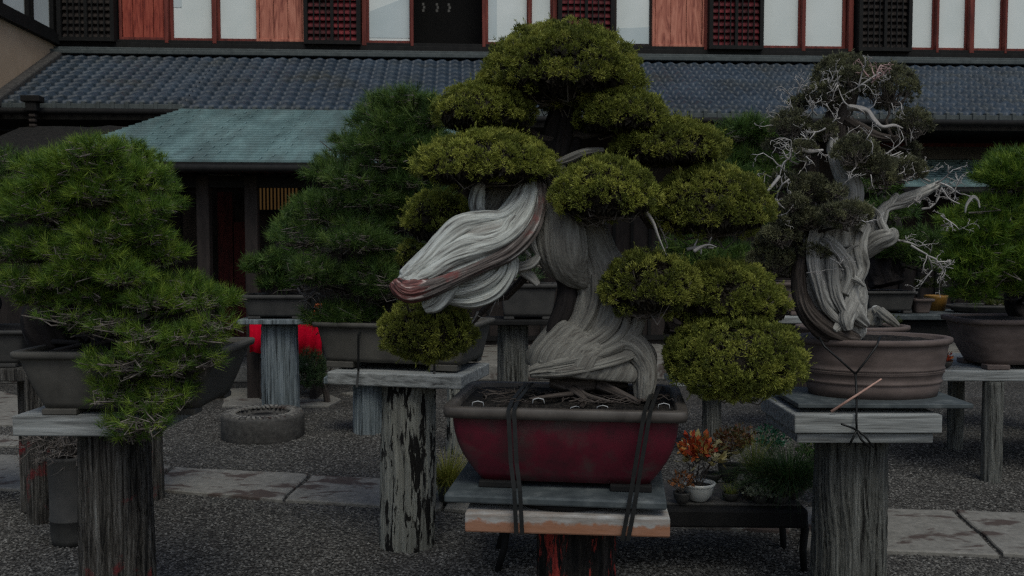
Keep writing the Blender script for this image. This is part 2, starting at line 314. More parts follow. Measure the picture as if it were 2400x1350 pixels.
def pine_pad(cen,rad,pal,parent,n=60,nl=.05,per=24,w=.0022,low=.45,up=.7,twigs=26,name='foliage_pad',twr=.003,tm='twig'):
    cen=np.array(cen);rad=np.array(rad)
    u=shell(n,low); pos=cen+u*rad*(.72+.3*rng.random((n,1)))
    ax=unit(u*1.0+np.array([0,0,up])+rng.normal(size=(n,3))*.25)
    d=unit(ax[:,None,:]*1.15+rng.normal(size=(n,per,3))*.62)
    L=nl*(.65+.5*rng.random((n,per)))
    tone=pick(pal,n)[:,None,:]*(.8+.4*rng.random((n,per,1)))
    P0=pos[:,None,:]+ax[:,None,:]*(rng.random((n,per,1))-.5)*nl*.7+rng.normal(size=(n,per,3))*nl*.05
    V,C=blades(P0.reshape(-1,3),d.reshape(-1,3),L.ravel(),np.full(n*per,w),tone.reshape(-1,3)*.8,tone.reshape(-1,3)*1.15)
    o=tri_mesh(name,V,C,M['needle'],parent)
    if twigs:
        mb=MB(); root=Vector(cen-np.array([0,-rad[1]*.3,rad[2]*low]))
        for i in rng.choice(n,min(n,twigs),replace=False):
            e=Vector(pos[i]); a=root+Vector(rng.normal(size=3)*rad*.25); 
            m1=a*.6+e*.4+Vector(rng.normal(size=3)*.35*rad); m2=a*.25+e*.75+Vector(rng.normal(size=3)*.2*rad)
            mb.tube([a,m1,m2,e],twr,twr*.45,4)
        mb.build('twigs',M[tm],o)
    return o
def pxpad(x0,x1,y0,y1,d,low,dep=.8):
    rx=(x1-x0)/2*d/F; h=(y1-y0)*d/F; rz=h/(1+low); c=P((x0+x1)/2,y1,d); return Vector((c.x,d,c.z+rz*low)),(rx,rx*dep,rz)
def branch_path(a,b,wob=.06,n=5,sag=0.0):
    a=Vector(a);b=Vector(b); L=(b-a).length; out=[]
    for i in range(n):
        t=i/(n-1); p=a.lerp(b,t)
        if 0<i<n-1: p=p+Vector(rng.normal(size=3)*wob*L*.5)
        p.z-=sag*math.sin(math.pi*t)*L; out.append(p)
    return out
def spray(mb,p,d,L,r,depth,curl=.5,n=4,mi=0):
    path=[Vector(p)]; d=Vector(d).normalized(); q=Vector(p)
    for i in range(n):
        d=(d+Vector(rng.normal(size=3)*curl*.55)).normalized(); q=q+d*(L/n); path.append(q.copy())
    mb.tube(path,r,max(r*.45,.0009),5,mi)
    if depth>0:
        for i in range(1,n+1):
            if rng.random()<.8:
                d2=(d+Vector(rng.normal(size=3)*.9)).normalized(); spray(mb,path[i],d2,L*(.35+.3*rng.random()),r*.55,depth-1,curl*1.1,3,mi)
# ------------------------------------------------------------------ pots
def sel(th,a,b,n):
    if n>3: th=th+.21*math.sin(4*th)
    c,s=math.cos(th),math.sin(th); r=(abs(c)**n+abs(s)**n)**(-1/n); return a*c*r,b*s*r
def ringmesh(mb,cen,rings,n,yaw=0,ns=96,mi=0,closetop=False,closebot=True):
    """rings: (z,hx,hy)"""
    vs=[]
    for (z,hx,hy) in rings:
        for j in range(ns):
            x,y=sel(2*math.pi*(j+.5)/ns,hx,hy,n); vs.append((cen[0]+x*math.cos(yaw)-y*math.sin(yaw),cen[1]+x*math.sin(yaw)+y*math.cos(yaw),cen[2]+z))
    fs=[]
    for i in range(len(rings)-1):
        for j in range(ns):
            a=i*ns+j;b=i*ns+(j+1)%ns; fs.append((a,b,b+ns,a+ns))
    if closebot: fs.append(tuple(range(ns-1,-1,-1)))
    if closetop: fs.append(tuple((len(rings)-1)*ns+j for j in range(ns)))
    mb.add(vs,fs,mi=mi)
def make_pot(root,cen,hx,hy,h,kind='rect',taper=.82,rim=.02,lip=.018,yaw=0,mat='potgrey',rimmat=None,footmat=None,feet=.02,bands=(),dome=.02,curve=.0,exp=None):
    n=exp or (16 if kind=='rect' else 2.0)
    mb=MB(); R_=[]
    f=feet
    for i in range(9):
        t=i/8; s=taper+(1-taper)*(t**1.0)+curve*math.sin(math.pi*t)
        R_.append((f+(h-f-rim)*t,(hx-lip)*s,(hy-lip)*s))
    body=[]
    for r in R_:
        body.append(r)
    extra=[]
    for bz in bands:
        t=(bz-f)/(h-f-rim); s=taper+(1-taper)*t+curve*math.sin(math.pi*t)
        extra+=[(bz-.008,(hx-lip)*s,(hy-lip)*s),(bz-.004,(hx-lip)*s+.005,(hy-lip)*s+.005),(bz+.004,(hx-lip)*s+.005,(hy-lip)*s+.005),(bz+.008,(hx-lip)*s,(hy-lip)*s)]
    body=sorted(body+extra,key=lambda q:q[0])
    ringmesh(mb,cen,body,n,yaw)
    o=mb.build('pot',M[mat],root,True)
    rm=MB(); zt=h
    ringmesh(rm,cen,[(h-rim-.006,hx-lip-.002,hy-lip-.002),(h-rim,hx-.003,hy-.003),(h-rim*.6,hx,hy),(h-.003,hx,hy),(h,hx-.004,hy-.004),(h,hx-.03,hy-.03),(h-.004,hx-.034,hy-.034),(h-.045,hx-.04,hy-.04)],n,yaw,closebot=False)
    rm.build('rim',M[rimmat or mat],o,True)
    if feet:
        for sx in (-1,1):
            for sy in (-1,1):
                fm=MB(); lx,ly=sx*hx*taper*.72,sy*hy*taper*.8
                c=(cen[0]+lx*math.cos(yaw)-ly*math.sin(yaw),cen[1]+lx*math.sin(yaw)+ly*math.cos(yaw),cen[2]+f/2+.001)
                w=hx*.34
                fm.box(c,(w,hy*.3,f),yaw); fm.build('foot',M[footmat or mat],o,bevel=.004)
    sm=MB(); rr=[]
    for i in range(9):
        t=i/8; rr.append((h-.02+dome*(1-(1-t)**2) ,(hx-.036)*(1-t)+.001,(hy-.036)*(1-t)+.001))
    ringmesh(sm,cen,rr,n,yaw,closebot=False,closetop=True)
    for i,v in enumerate(sm.v):
        q=noise.noise((v[0]*40,v[1]*40,0))*.008; sm.v[i]=(v[0],v[1],v[2]+q*(1 if i>96 else 0))
    sm.build('soil',M['soil'],root,False)
    return o
def post(name,cx,cy,z0,z1,rad,mat,label,board=None,group=None,lean=0.0,seed=0,boardmat='board',cat='plant stand',flute=.05):
    root=empty(name,(cx,cy,z0),label,cat,group)
    mb=MB(); loft(mb,[(cx-lean*(z1-z0),cy,z0-.03,rad*1.02,rad*1.02),(cx-lean*.5*(z1-z0),cy,(z0+z1)/2,rad,rad),(cx,cy,z1,rad*.98,rad*.98)],ns=180,nl=40,g=flute*1.3,k=3.8,fl=.6,seed=seed,fine=.075,endround=False)
    mb.build('post',M[mat],root,True)
    if board:
        for (bx,by,bz,sx,sy,sz,yaw) in board:
            b=MB(); b.box((bx,by,bz),(sx,sy,sz),yaw); b.build('board',M[boardmat],root,bevel=.006)
    return root
def st(*rows):
    out=[]
    for (px,py,d,w,b) in rows:
        p=P(px,py,d); out.append((p.x,p.y,p.z,w*d/F,b))
    return out
def tp(*rows): return [P(a,b,c) for a,b,c in rows]
# ================================================================== SETTING
me=MB(); me.add([(-40,-8,0),(40,-8,0),(40,40,0),(-40,40,0)],[(0,1,2,3)]); g=me.build('ground',M['ground']); g['kind']='structure'
# path of stone slabs: (pixel corners on the ground)
def slab(mb,pts,h=.022):
    q=[G(*p) for p in pts]; c=sum(q,Vector())/len(q)
    ring=[]
    for i in range(len(q)):
        a,b=q[i],q[(i+1)%len(q)]
        for t in (0,.2,.4,.6,.8):
            p=a.lerp(b,t); ring.append(p+Vector((noise.noise(p*5)*.02,noise.noise(p*5+Vector((7,7,7)))*.02,0)))
    n=len(ring); vs=[(p.x,p.y,-.01) for p in ring]+[(p.x,p.y,h-.006) for p in ring]+[(c.x+(p.x-c.x)*.985,c.y+(p.y-c.y)*.97,h) for p in ring]
    fs=[]
    for r_ in (0,1):
        for i in range(n): fs.append((r_*n+i,r_*n+(i+1)%n,(r_+1)*n+(i+1)%n,(r_+1)*n+i))
    fs.append(tuple(2*n+i for i in range(n))); mb.add(vs,fs)
mb=MB()
for pts in ([(-560,1050),(-180,1062),(-170,1140),(-560,1120)],[(-165,1064),(140,1078),(150,1160),(-160,1142)],[(148,1078),(398,1100),(345,1154),(158,1160)],[(410,1102),(722,1118),(662,1178),(352,1152)],[(732,1120),(1075,1138),(1030,1200),(670,1178)],
            [(1085,1140),(1440,1168),(1400,1225),(1040,1200)],[(1450,1170),(1880,1200),(1850,1252),(1410,1228)],[(1890,1195),(2232,1204),(2340,1310),(1870,1290)],[(2245,1204),(2620,1215),(2640,1325),(2350,1305)],[(2630,1216),(3000,1230),(3000,1345),(2650,1325)]):
    slab(mb,pts)
p=mb.build('path',M['slabstone']); p['kind']='structure'
mb=MB()
for pts in ([(535,915),(720,905),(800,940),(770,955),(520,955)],[(800,925),(900,915),(960,930),(900,945)],[(-300,905),(-60,905),(60,935),(50,1000),(-300,1000)],[(60,1030),(-300,1005),(-300,1045),(60,1050)],[(1940,985),(2050,990),(2040,1010),(1930,1005)]):
    slab(mb,pts,.02)
p=mb.build('stepping_stones',M['slabstone']); p['kind']='structure'
# terrace in front of the house
mb=MB(); y0=9.7
mb.box((0,y0+2.3,.09),(24,4.6,.18),R(2)); o=mb.build('terrace',M['slabstone'],None,bevel=.02); o['kind']='structure'
# loose gravel stones
N=120000
gx=rng.uniform(-4.2,4.4,N); gy=3.7+4.3*rng.random(N)**1.35
keep=np.abs(gx)<gy*.62+.15; gx=gx[keep]; gy=gy[keep]; N=len(gx)
s=(.0042+.0042*rng.random(N))
t=rng.uniform(0,2*math.pi,N)
tone=rng.choice([.045,.07,.095,.12,.15,.2],N,p=[.2,.24,.24,.17,.11,.04])
base=np.array([1.0,.97,.9]); tris=[]
c0=np.stack([gx,gy,s*.35],1)
ang=t[:,None]+np.array([0,1,2,3])*math.pi/2
rg=np.stack([c0[:,None,0]+np.cos(ang)*s[:,None]*(1+.5*rng.random((N,4))),c0[:,None,1]+np.sin(ang)*s[:,None],c0[:,None,2]+(rng.random((N,4))-.6)*s[:,None]*.4],2)
top=c0+np.stack([rng.normal(size=N)*s*.2,rng.normal(size=N)*s*.2,s*.75],1)
for i in range(4): tris.append(np.stack([rg[:,i],rg[:,(i+1)%4],top],1))
V=np.concatenate(tris); C=np.tile((tone[:,None]*base)[:,None,:],(4,3,1)).reshape(-1,3,3)
C=np.concatenate([np.repeat((tone[:,None]*base)[:,None,:],3,1)]*4)
o=tri_mesh('gravel',V,C,M['pebble']); o['kind']='stuff'; o['label']='loose grey gravel covering the courtyard'
# ================================================================== HOUSE
PHI=R(3.3); U=Vector((math.cos(PHI),math.sin(PHI),0)); W=Vector((-math.sin(PHI),math.cos(PHI),0)); O=Vector((0,10.25,0))
def hp(s,t,z): return O+U*s+W*t+Vector((0,0,z))   # s along the facade, t behind the eave line
def hs(px,t,py=100):
    r=ray(px,py); # intersection with plane t
    b=O+W*t; n=W; k=(b-Vector((0,0,CAMH))).dot(n)/r.dot(n); q=Vector((0,0,CAMH))+r*k
    return (q-O).dot(U), q.z
def hbox(mb,s0,s1,t0,t1,z0,z1,mi=0):
    vs=[hp(s,t,z) for z in (z0,z1) for s,t in ((s0,t0),(s1,t0),(s1,t1),(s0,t1))]
    mb.add(vs,[(0,3,2,1),(4,5,6,7),(0,1,5,4),(1,2,6,5),(2,3,7,6),(3,0,4,7)],mi=mi)
house=empty('traditional_house',hp(0,1.5,0),'long two-storey timber house with tiled roof and white paper windows behind all the bonsai','house')
ZE=2.98; RUN=1.75; ZT=3.90
SL=-8.0; SR=9.2
def tiled_roof(name,s0,s1,zE,zT,t0,t1,tw=.158,rows=12):
    mb=MB(); nc=int((s1-s0)/tw); tw=(s1-s0)/nc; nu=8; sl=(zT-zE)/(t1-t0); L=t1-t0
    def prof(x):
        x=x%1.0
        return .042*(math.cos(2*math.pi*(x-.12))*.5+.5)**1.5 - .012*math.sin(2*math.pi*x)
    cols=nc*nu
    for r_ in range(rows):
        a=r_/rows;b=(r_+1)/rows+.02; vs=[]
        jit=noise.noise((r_*3.3,1,2))*.01
        for (t,lift) in ((a,-.012),(a,.034),((a+b)/2,.015),(b,.004)):
            for i in range(cols+1):
                x=i/nu; s=s0+x*tw; h=prof(x)+lift+noise.noise((int(x)*1.7,r_*2.1,5))*.006
                vs.append(hp(s,t0+t*L+ (.03*math.cos(2*math.pi*(x-.1)) if lift in(.034,-.012) else 0)+jit,zE+t*(zT-zE)+h))
        fs=[]
        for k in range(3):
            for i in range(cols):
                q=k*(cols+1)+i; fs.append((q,q+1,q+cols+2,q+cols+1))
        mb.add(vs,fs)
    return mb.build(name,M['tile'],house,True),nc,tw
for (s0,s1,t0) in ((SL-2,hs(425,0,245)[0],.12),(hs(425,0,245)[0],SR,0)):
    zz=ZE+(ZT-ZE)*t0/RUN
    o,nc,tw=tiled_roof('tiled_roof',s0,s1,zz,ZT,t0,RUN)
    mb=MB()
    for i in range(nc):   # eave end tiles
        s=s0+i*tw
        hbox(mb,s+.005,s+tw*.99,t0-.03,t0+.05,zz-.045,zz+.012)
        hbox(mb,s-.012,s+.03,t0-.045,t0+.03,zz-.05,zz+.035)
    mb.build('eave_tiles',M['tileend'],o,bevel=.006)
    mb=MB(); hbox(mb,s0,s1,t0+.03,t0+.1,zz-.16,zz-.05); hbox(mb,s0,s1,t0+.1,RUN,zz-.12,zz-.06)
    mb.build('eave_board',M['woodblack'],house)
    mb=MB(); a=hp(s0,t0-.09,zz-.085);b=hp(s1,t0-.09,zz-.085); mb.tube([a,a.lerp(b,.5),b],.035,.035,10); mb.build('gutter',M['woodblack'],house,True)
# flashing along the top of the roof
mb=MB(); hbox(mb,SL,SR,RUN-.12,RUN+.3,ZT+.02,ZT+.075); hbox(mb,SL,SR,RUN-.02,RUN+.3,ZT+.076,ZT+.125); mb.build('ridge_flashing',M['tileend'],house,bevel=.008)
# upper wall and its panels
FT=RUN+.12
def zf(py): return hs(1200,FT,py)[1]
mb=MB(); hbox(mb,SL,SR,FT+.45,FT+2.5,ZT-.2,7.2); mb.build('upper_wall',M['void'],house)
mb=MB(); hbox(mb,SL,SR,FT-.06,FT+.45,ZT+.126,ZT+.2); hbox(mb,SL,SR,FT-.02,FT+.45,ZT+.2,ZT+.25); mb.build('sill_beam',M['woodblack'],house,bevel=.005)
ZS=ZT+.25; ZW=6.35
mb=MB(); hbox(mb,SL,SR,FT-.1,FT+.45,ZW,ZW+.35); mb.build('head_beam',M['woodblack'],house)
# sun-lit top storey roof (above the frame)
mb=MB(); hbox(mb,SL-.5,SR+.5,FT-.3,FT+3,ZW+.36,ZW+.5); mb.build('upper_roof',M['tile'],house)
def frame(mb,s0,s1,t,z0,z1,w=.045,th=.04,mi=0):
    hbox(mb,s0,s0+w,t,t+th,z0,z1,mi);hbox(mb,s1-w,s1,t,t+th,z0,z1,mi);hbox(mb,s0+w,s1-w,t+.001,t+th-.001,z0,z0+w,mi);hbox(mb,s0+w,s1-w,t+.001,t+th-.001,z1-w,z1,mi)
def shoji(x0,x1,cut=None,fr='woodred'):
    s0=hs(x0,FT)[0];s1=hs(x1,FT)[0]; mb=MB(); frame(mb,s0-.03,s1+.03,FT+.05,ZS,ZW,.045); o=mb.build('paper_window',M[fr],house,bevel=.003)
    mb=MB(); hbox(mb,s0+.012,s1-.012,FT+.07,FT+.08,ZS+.04,ZW-.04); mb.build('paper_panel',M['paper'],o)
    if cut:
        mb=MB(); a,b=hs(cut[0],FT)[0],hs(cut[1],FT)[0]; z0,z1=zf(cut[3]),zf(cut[2])
        mb.add([hp(a,FT+.066,z0),hp(b,FT+.066,z0),hp(b,FT+.066,z1+(cut[4] if len(cut)>4 else 0)),hp(a,FT+.066,z1)],[(0,1,2,3)]); mb.build('paper_patch',M['papergrey'],o)
def plank(x0,x1,mat,n=3):
    s0=hs(x0,FT)[0];s1=hs(x1,FT)[0]; mb=MB(); frame(mb,s0-.02,s1+.02,FT-.01,ZS,ZW,.035,.05); o=mb.build('plank_shutter',M['woodred' if mat=='plankred' else mat],house,bevel=.003)
    w=(s1-s0-.04)/n
    for i in range(n):
        mb=MB(); hbox(mb,s0+.02+i*w+.003,s0+.02+(i+1)*w-.003,FT+.004+.003*(i%2),FT+.03,ZS+.03,ZW-.04); mb.build('plank',M[mat],o,bevel=.003)
def lattice(x0,x1,red):
    s0=hs(x0,FT)[0];s1=hs(x1,FT)[0]; mb=MB(); frame(mb,s0,s1,FT-.14,ZS-.05,ZW,.05,.05)
    m_=(s0+s1)/2; hbox(mb,m_-.02,m_+.02,FT-.138,FT-.1,ZS,ZW-.05)
    for k in range(1,8):
        if k!=4:
            s=s0+.05+(s1-s0-.1)*k/8; hbox(mb,s-.008,s+.008,FT-.13,FT-.11,ZS,ZW-.05)
    z=ZS+.12
    hbox(mb,s0,s0+.03,FT-.09,FT+.05,ZS-.05,ZW); hbox(mb,s1-.03,s1,FT-.09,FT+.05,ZS-.05,ZW)
    o=mb.build('lattice_shutter',M['woodblack'],house)
    mb=MB(); z=ZS; i=0
    while z<ZW-.1:
        vs=[hp(s0+.05,FT-.085,z),hp(s1-.05,FT-.085,z),hp(s1-.05,FT-.04,z+.085),hp(s0+.05,FT-.04,z+.085),hp(s0+.05,FT-.085,z+.012),hp(s1-.05,FT-.085,z+.012)]
        mb.add(vs,[(0,1,5,4),(4,5,2,3)]); z+=.088
    mb.build('louvres',M['louvrered' if red else 'wooddk'],o)
lattice(145,277,False); plank(284,388,'plankred',4); shoji(402,497,(402,424,-40,26)); shoji(512,603); plank(605,712,'plankpale',3) ; lattice(716,847,True)
shoji(862,962,(862,962,30,90,.22)); shoji(1142,1238,(1142,1165,-60,90)); shoji(1245,1293); lattice(1306,1436,True); shoji(1444,1526,(1446,1524,60,96,.02),'wooddk'); plank(1532,1648,'plankpale',3); lattice(1656,1782,True)
shoji(1786,1876); shoji(1888,1980); lattice(2003,2126,False); shoji(2130,2191); shoji(2199,2268); shoji(2282,2351); shoji(2359,2430); shoji(2440,2510); lattice(2560,2690,True)
mb=MB()
for px,w in ((392,8),(504,9),(854,10),(966,7),(1134,8),(1241,6),(1300,10),(1653,8),(1882,9),(1992,12),(2195,6),(2275,12),(2355,6)):
    s=hs(px,FT)[0]; hw=w*.0055/2*1.0; mb=MB(); hbox(mb,s-hw,s+hw,FT-.03,FT+.07,ZS-.04,ZW)
    mb.build('red_window_post',M['woodred'],house,bevel=.003)
# paper talismans hanging in the open dark window
for i,px in enumerate((992,1024,1052)):
    s,_=hs(px,FT+.3,20); mb=MB(); z=zf(20)
    for k in range(3): hbox(mb,s-.015+.012*(k%2),s+.015+.012*(k%2),FT+.3+.004*k,FT+.302+.004*k,z+.1-.04*k,z+.135-.04*k)
    mb.build('hanging_paper',M['wallgrey'],house)
# lower storey
LT=1.35
mb=MB(); hbox(mb,SL-2,SR,LT,LT+.1,.18,2.9); mb.build('lower_wall',M['wooddk'],house)
mb=MB()
for px in range(-200,2700,42):
    s=hs(px,LT,600)[0]
    if 430<px<730: continue
    hbox(mb,s-.02,s+.02,LT-.035,LT-.002,.3,2.2)
hbox(mb,SL-2,SR,LT-.05,LT-.001,2.2,2.26); hbox(mb,SL-2,SR,LT-.05,LT-.001,.24,.3)
mb.build('wall_lattice',M['woodblack'],house)
mb=MB(); a,z=hs(1950,LT,330); hbox(mb,a,SR,LT-.02,LT-.003,hs(1200,LT,372)[1],hs(1200,LT,328)[1]); mb.build('plaster_band',M['wallgrey'],house)
mb=MB(); hbox(mb,a,SR,LT-.05,LT-.021,hs(1200,LT,338)[1],hs(1200,LT,330)[1]); mb.build('wall_rail',M['woodred'],house)
# left copper porch roof
def copper_roof(s0,s1,t0,z0,t1,z1,name='copper_roof',rows=22,ds=0.0):
    mb=MB()
    for r_ in range(rows):
        a=r_/rows;b=(r_+1)/rows; n=24
        vs=[];
        for (t,l) in ((a,-.008),(a,.014),(b,.0)):
            for i in range(n+1):
                sa=s0-ds*(1-t); s=sa+(s1-sa)*i/n; vs.append(hp(s,t0+(t1-t0)*t,z0+(z1-z0)*t+l+noise.noise((s*2,r_,1))*.004))
        fs=[]
        for k in range(2):
            for i in range(n): q=k*(n+1)+i; fs.append((q,q+1,q+n+2,q+n+1))
        mb.add(vs,fs)
        k=0; s=s0+.3*((r_%3)/3)
        while s<s1-.02:      # folded vertical seams, offset from course to course
            tm=(a+b)/2; mb.box(tuple(hp(s,t0+(t1-t0)*tm,z0+(z1-z0)*tm+.012)),(.012,(t1-t0)/rows,.012),PHI,pitch=math.atan((z1-z0)/(t1-t0))); s+=.62
    o=mb.build(name,M['copper'],house)
    mb=MB(); hbox(mb,s0-ds,s1,t0-.02,t0+.06,z0-.05,z0-.012); hbox(mb,s0+.05,s1-.05,t0+.06,t0+.4,z0-.09,z0-.03); hbox(mb,s0-ds*.5,s0+.05,t0+.41,t1,z0-.1,z0-.055)
    mb.build('porch_eave',M['woodblack'],house)
    mb=MB(); p0=hp(s0-ds,t0-.06,z0-.07);p1=hp(s1,t0-.06,z0-.07); mb.tube([p0,p0.lerp(p1,.5),p1],.035,.035,10); mb.build('porch_gutter',M['woodblack'],house,True)
s0,_=hs(430,0,255); s1,_=hs(1075,0,255)
zt=hs(600,.05,256)[1]; zb=hs(600,-1.9,378)[1]
copper_roof(s0,s1,-1.9,zb,.03,zt,ds=.8)
s2,_=hs(2010,LT-.06,375); s3,_=hs(2520,LT-.06,375)
copper_roof(s2,s3,.1,hs(2300,.1,436)[1],LT-.06,hs(2300,LT-.06,374)[1],rows=12)
# porch posts, beam, door, lit lattice
mb=MB()
for px in (480,592,925): 
    mb=MB(); s=hs(px,-1.55,600)[0]; hbox(mb,s-.06,s+.06,-1.6,-1.48,0,zb-.1)
    mb.build('porch_post',M['wooddk'],house,bevel=.01)
mb=MB(); a=hs(395,-1.55,430)[0];b=hs(1000,-1.55,430)[0]; z=hs(600,-1.55,435)[1]; hbox(mb,a,b,-1.59,-1.5,z-.02,z+.09)
for px in range(420,1000,38):
    s=hs(px,-1.7,385)[0]; hbox(mb,s-.02,s+.02,-1.85,-.5,zb-.09,zb-.05)
mb.build('porch_beam',M['woodblack'],house)
mb=MB()
for px in (508,545): 
    s,z=hs(px,-1.45,409); hbox(mb,s-.085,s+.075,-1.44,-1.43,z-.035,z+.03)
mb.build('white_bracket',M['papergrey'],house)
mb=MB()
for (x0,x1) in ((430,470),(512,548),(552,588),(600,700),(700,800)):
    a=hs(x0,.9,600)[0];b=hs(x1,.9,600)[0]; hbox(mb,a,b,.9,.96,.19,1.95)
mb.build('sliding_door',M['wooddk'],house,bevel=.005)
for (xa,xb,pt) in ((512,546,450),(549,582,520)):
    mb=MB(); a=hs(xa,.88,600)[0];b=hs(xb,.88,600)[0]; hbox(mb,a,b,.87,.895,.25,hs(540,.87,pt)[1]); hbox(mb,a,b,.86,.869,.9,.95); mb.build('red_door_panel',M['reddoor'],house)
a,z1=hs(607,.86,433);b,z0=hs(700,.86,482)
z0-=.05; mb=MB(); hbox(mb,a,b,.875,.885,z0,z1); o=mb.build('lit_window',M['glow'],house)
mb=MB()
for i in range(12):
    s=a+(b-a)*i/11; hbox(mb,s-.009,s+.009,.83,.85,z0-.03,z1+.03)
hbox(mb,a-.05,b+.05,.828,.86,z1,z1+.05); hbox(mb,a-.05,b+.05,.828,.86,z0-.05,z0); mb.build('window_bars',M['woodblack'],o)
# rain head and chain at the left end
s,z=hs(78,-.05,232); mb=MB(); hbox(mb,s-.1,s+.1,-.14,.0,z-.04,z+.03); hbox(mb,s-.06,s+.06,-.12,-.02,z-.14,z-.04)
mb.build('rain_head',M['woodblack'],house,bevel=.01)
mb=MB()
for k in range(9): hbox(mb,s-.035,s+.035,-.1,-.04,z-.2-.055*k,z-.165-.055*k)
mb.tube([hp(s,-.07,z-.62),hp(s-.05,-.07,z-.72),hp(s-.3,.1,z-.9)],.03,.03,8); mb.build('rain_chain',M['wooddk'],house,bevel=.01)
# left wing
wing=empty('side_wing',hp(hs(140,FT)[0],FT-2,0),'beige plastered wing with slanting dark sill at the top left corner','house')
XW=hs(140,FT)[0]
def wbox(mb,t0,t1,z0a,z1a,z0b,z1b,s_in=0.0,th=.08):
    vs=[hp(XW-s_in-th,t0,z0a),hp(XW-s_in,t0,z0a),hp(XW-s_in,t1,z0b),hp(XW-s_in-th,t1,z0b),hp(XW-s_in-th,t0,z1a),hp(XW-s_in,t0,z1a),hp(XW-s_in,t1,z1b),hp(XW-s_in-th,t1,z1b)]
    mb.add(vs,[(0,3,2,1),(4,5,6,7),(0,1,5,4),(1,2,6,5),(2,3,7,6),(3,0,4,7)])
slp=(ZT-ZE)/RUN; t0w=-2.2
zs_=ZS+.03
mb=MB(); wbox(mb,t0w,FT+.1,ZE+slp*t0w,zs_,ZT+.1,zs_,.02,.2); mb.build('wall',M['beige'],wing)
mb=MB(); wbox(mb,t0w,FT+.1,zs_-.13,zs_,zs_-.13,zs_,-.05,.2); wbox(mb,t0w,FT+.1,zs_+.001,zs_+.05,zs_+.001,zs_+.05,-.0,.2); mb.build('sill',M['woodblack'],wing)
mb=MB(); wbox(mb,t0w,FT+.05,ZE+slp*t0w-.02,ZE+slp*t0w+.1,ZE+slp*(FT+.05)-.02,ZE+slp*(FT+.05)+.1,-.12,.14); mb.build('wall_flashing',M['stone'],wing,bevel=.02)
mb=MB(); wbox(mb,t0w,FT+.1,zs_+.05,6.4,zs_+.05,6.4,.08,.02); mb.build('window_panel',M['paper'],wing)
mb=MB()
for t in (FT-.12,FT-.7,FT-.78,FT-1.45,FT-1.53,FT-2.3): wbox(mb,t,t+.05,zs_+.05,6.4,zs_+.05,6.4,.02,.05)
wbox(mb,t0w,FT+.1,6.4,6.6,6.4,6.6,-.02,.2); wbox(mb,FT-.02,FT+.08,ZT-.1,6.4,ZT-.1,6.4,-.06,.12)
mb.build('window_frame',M['woodblack'],wing)
# small bark roofed lean-to low on the left
lean=empty('lean_to_shed',(X(60,9.2),9.2,0),'low shed with dark mossy roof under the left end of the tiled roof','shed')
mb=MB(); vs=[]
for (d,z) in ((8.6,Z(376,8.6)),(9.9,Z(318,9.9)+.1)):
    for i in range(31): x=-5.4+(3.3)*i/30; vs.append((x,d,z+noise.noise((x*4,d,0))*.03))
mb.add(vs,[(i,i+1,i+32,i+31) for i in range(30)]); o=mb.build('shed_roof',M['shedroof'],lean)
so=o.modifiers.new('s','SOLIDIFY'); so.thickness=.06
mb=MB(); mb.box((-4.75,9.7,1.1),(1.9,.1,2.2)); mb.build('shed_wall',M['wooddk'],lean)
# ================================================================== MAIN JUNIPER
def ribbon(mb,path,w,th,side):
    side=Vector(side).normalized(); vs=[]
    path=[Vector(p) for p in path]
    for i,p in enumerate(path):
        T=(path[min(i+1,len(path)-1)]-path[max(i-1,0)]).normalized(); Nn=T.cross(side).normalized()
        for a,b in ((-1,-1),(1,-1),(1,1),(-1,1)): vs.append(p+side*(a*w/2)+Nn*(b*th/2))
    fs=[(0,1,2,3)]
    for i in range(len(path)-1):
        for j in range(4): fs.append((i*4+j,(i+1)*4+j,(i+1)*4+(j+1)%4,i*4+(j+1)%4))
    k=len(path)-1; fs.append((k*4+3,k*4+2,k*4+1,k*4)); mb.add(vs,fs)
MC=(.195,3.08,.70)
stand=post('plant_stand',X(1352,2.98),3.0,0,.588,.132,'postred','black and red round post under an orange stained board, carrying the big red pot',
     board=[(.19,2.985,.622,.64,.47,.062,R(-5))],seed=3,boardmat='boardrust',group='post stands for the bonsai')
mb=MB(); mb.box((.165,3.05,.688),(.70,.56,.026),R(-7)); mb.build('slate_slab',M['slate'],stand,bevel=.006)
mb=MB(); ringmesh(mb,(.18,2.99,.6535),[(0,.17,.17),(.004,.21,.21),(.02,.21,.21)],2,closetop=True); mb.build('turntable',M['woodblack'],stand,True)
main=empty('juniper_bonsai',MC,'largest bonsai with yellow-green rounded pads, horse-head shaped bleached deadwood and dark red pot','bonsai')
YM=R(-7)
make_pot(main,MC,.392,.285,.275,'rect',taper=.76,rim=.034,lip=.026,yaw=YM,mat='potred',rimmat='potrim',footmat='woodblack',feet=.022,curve=.06,dome=.03,exp=18)
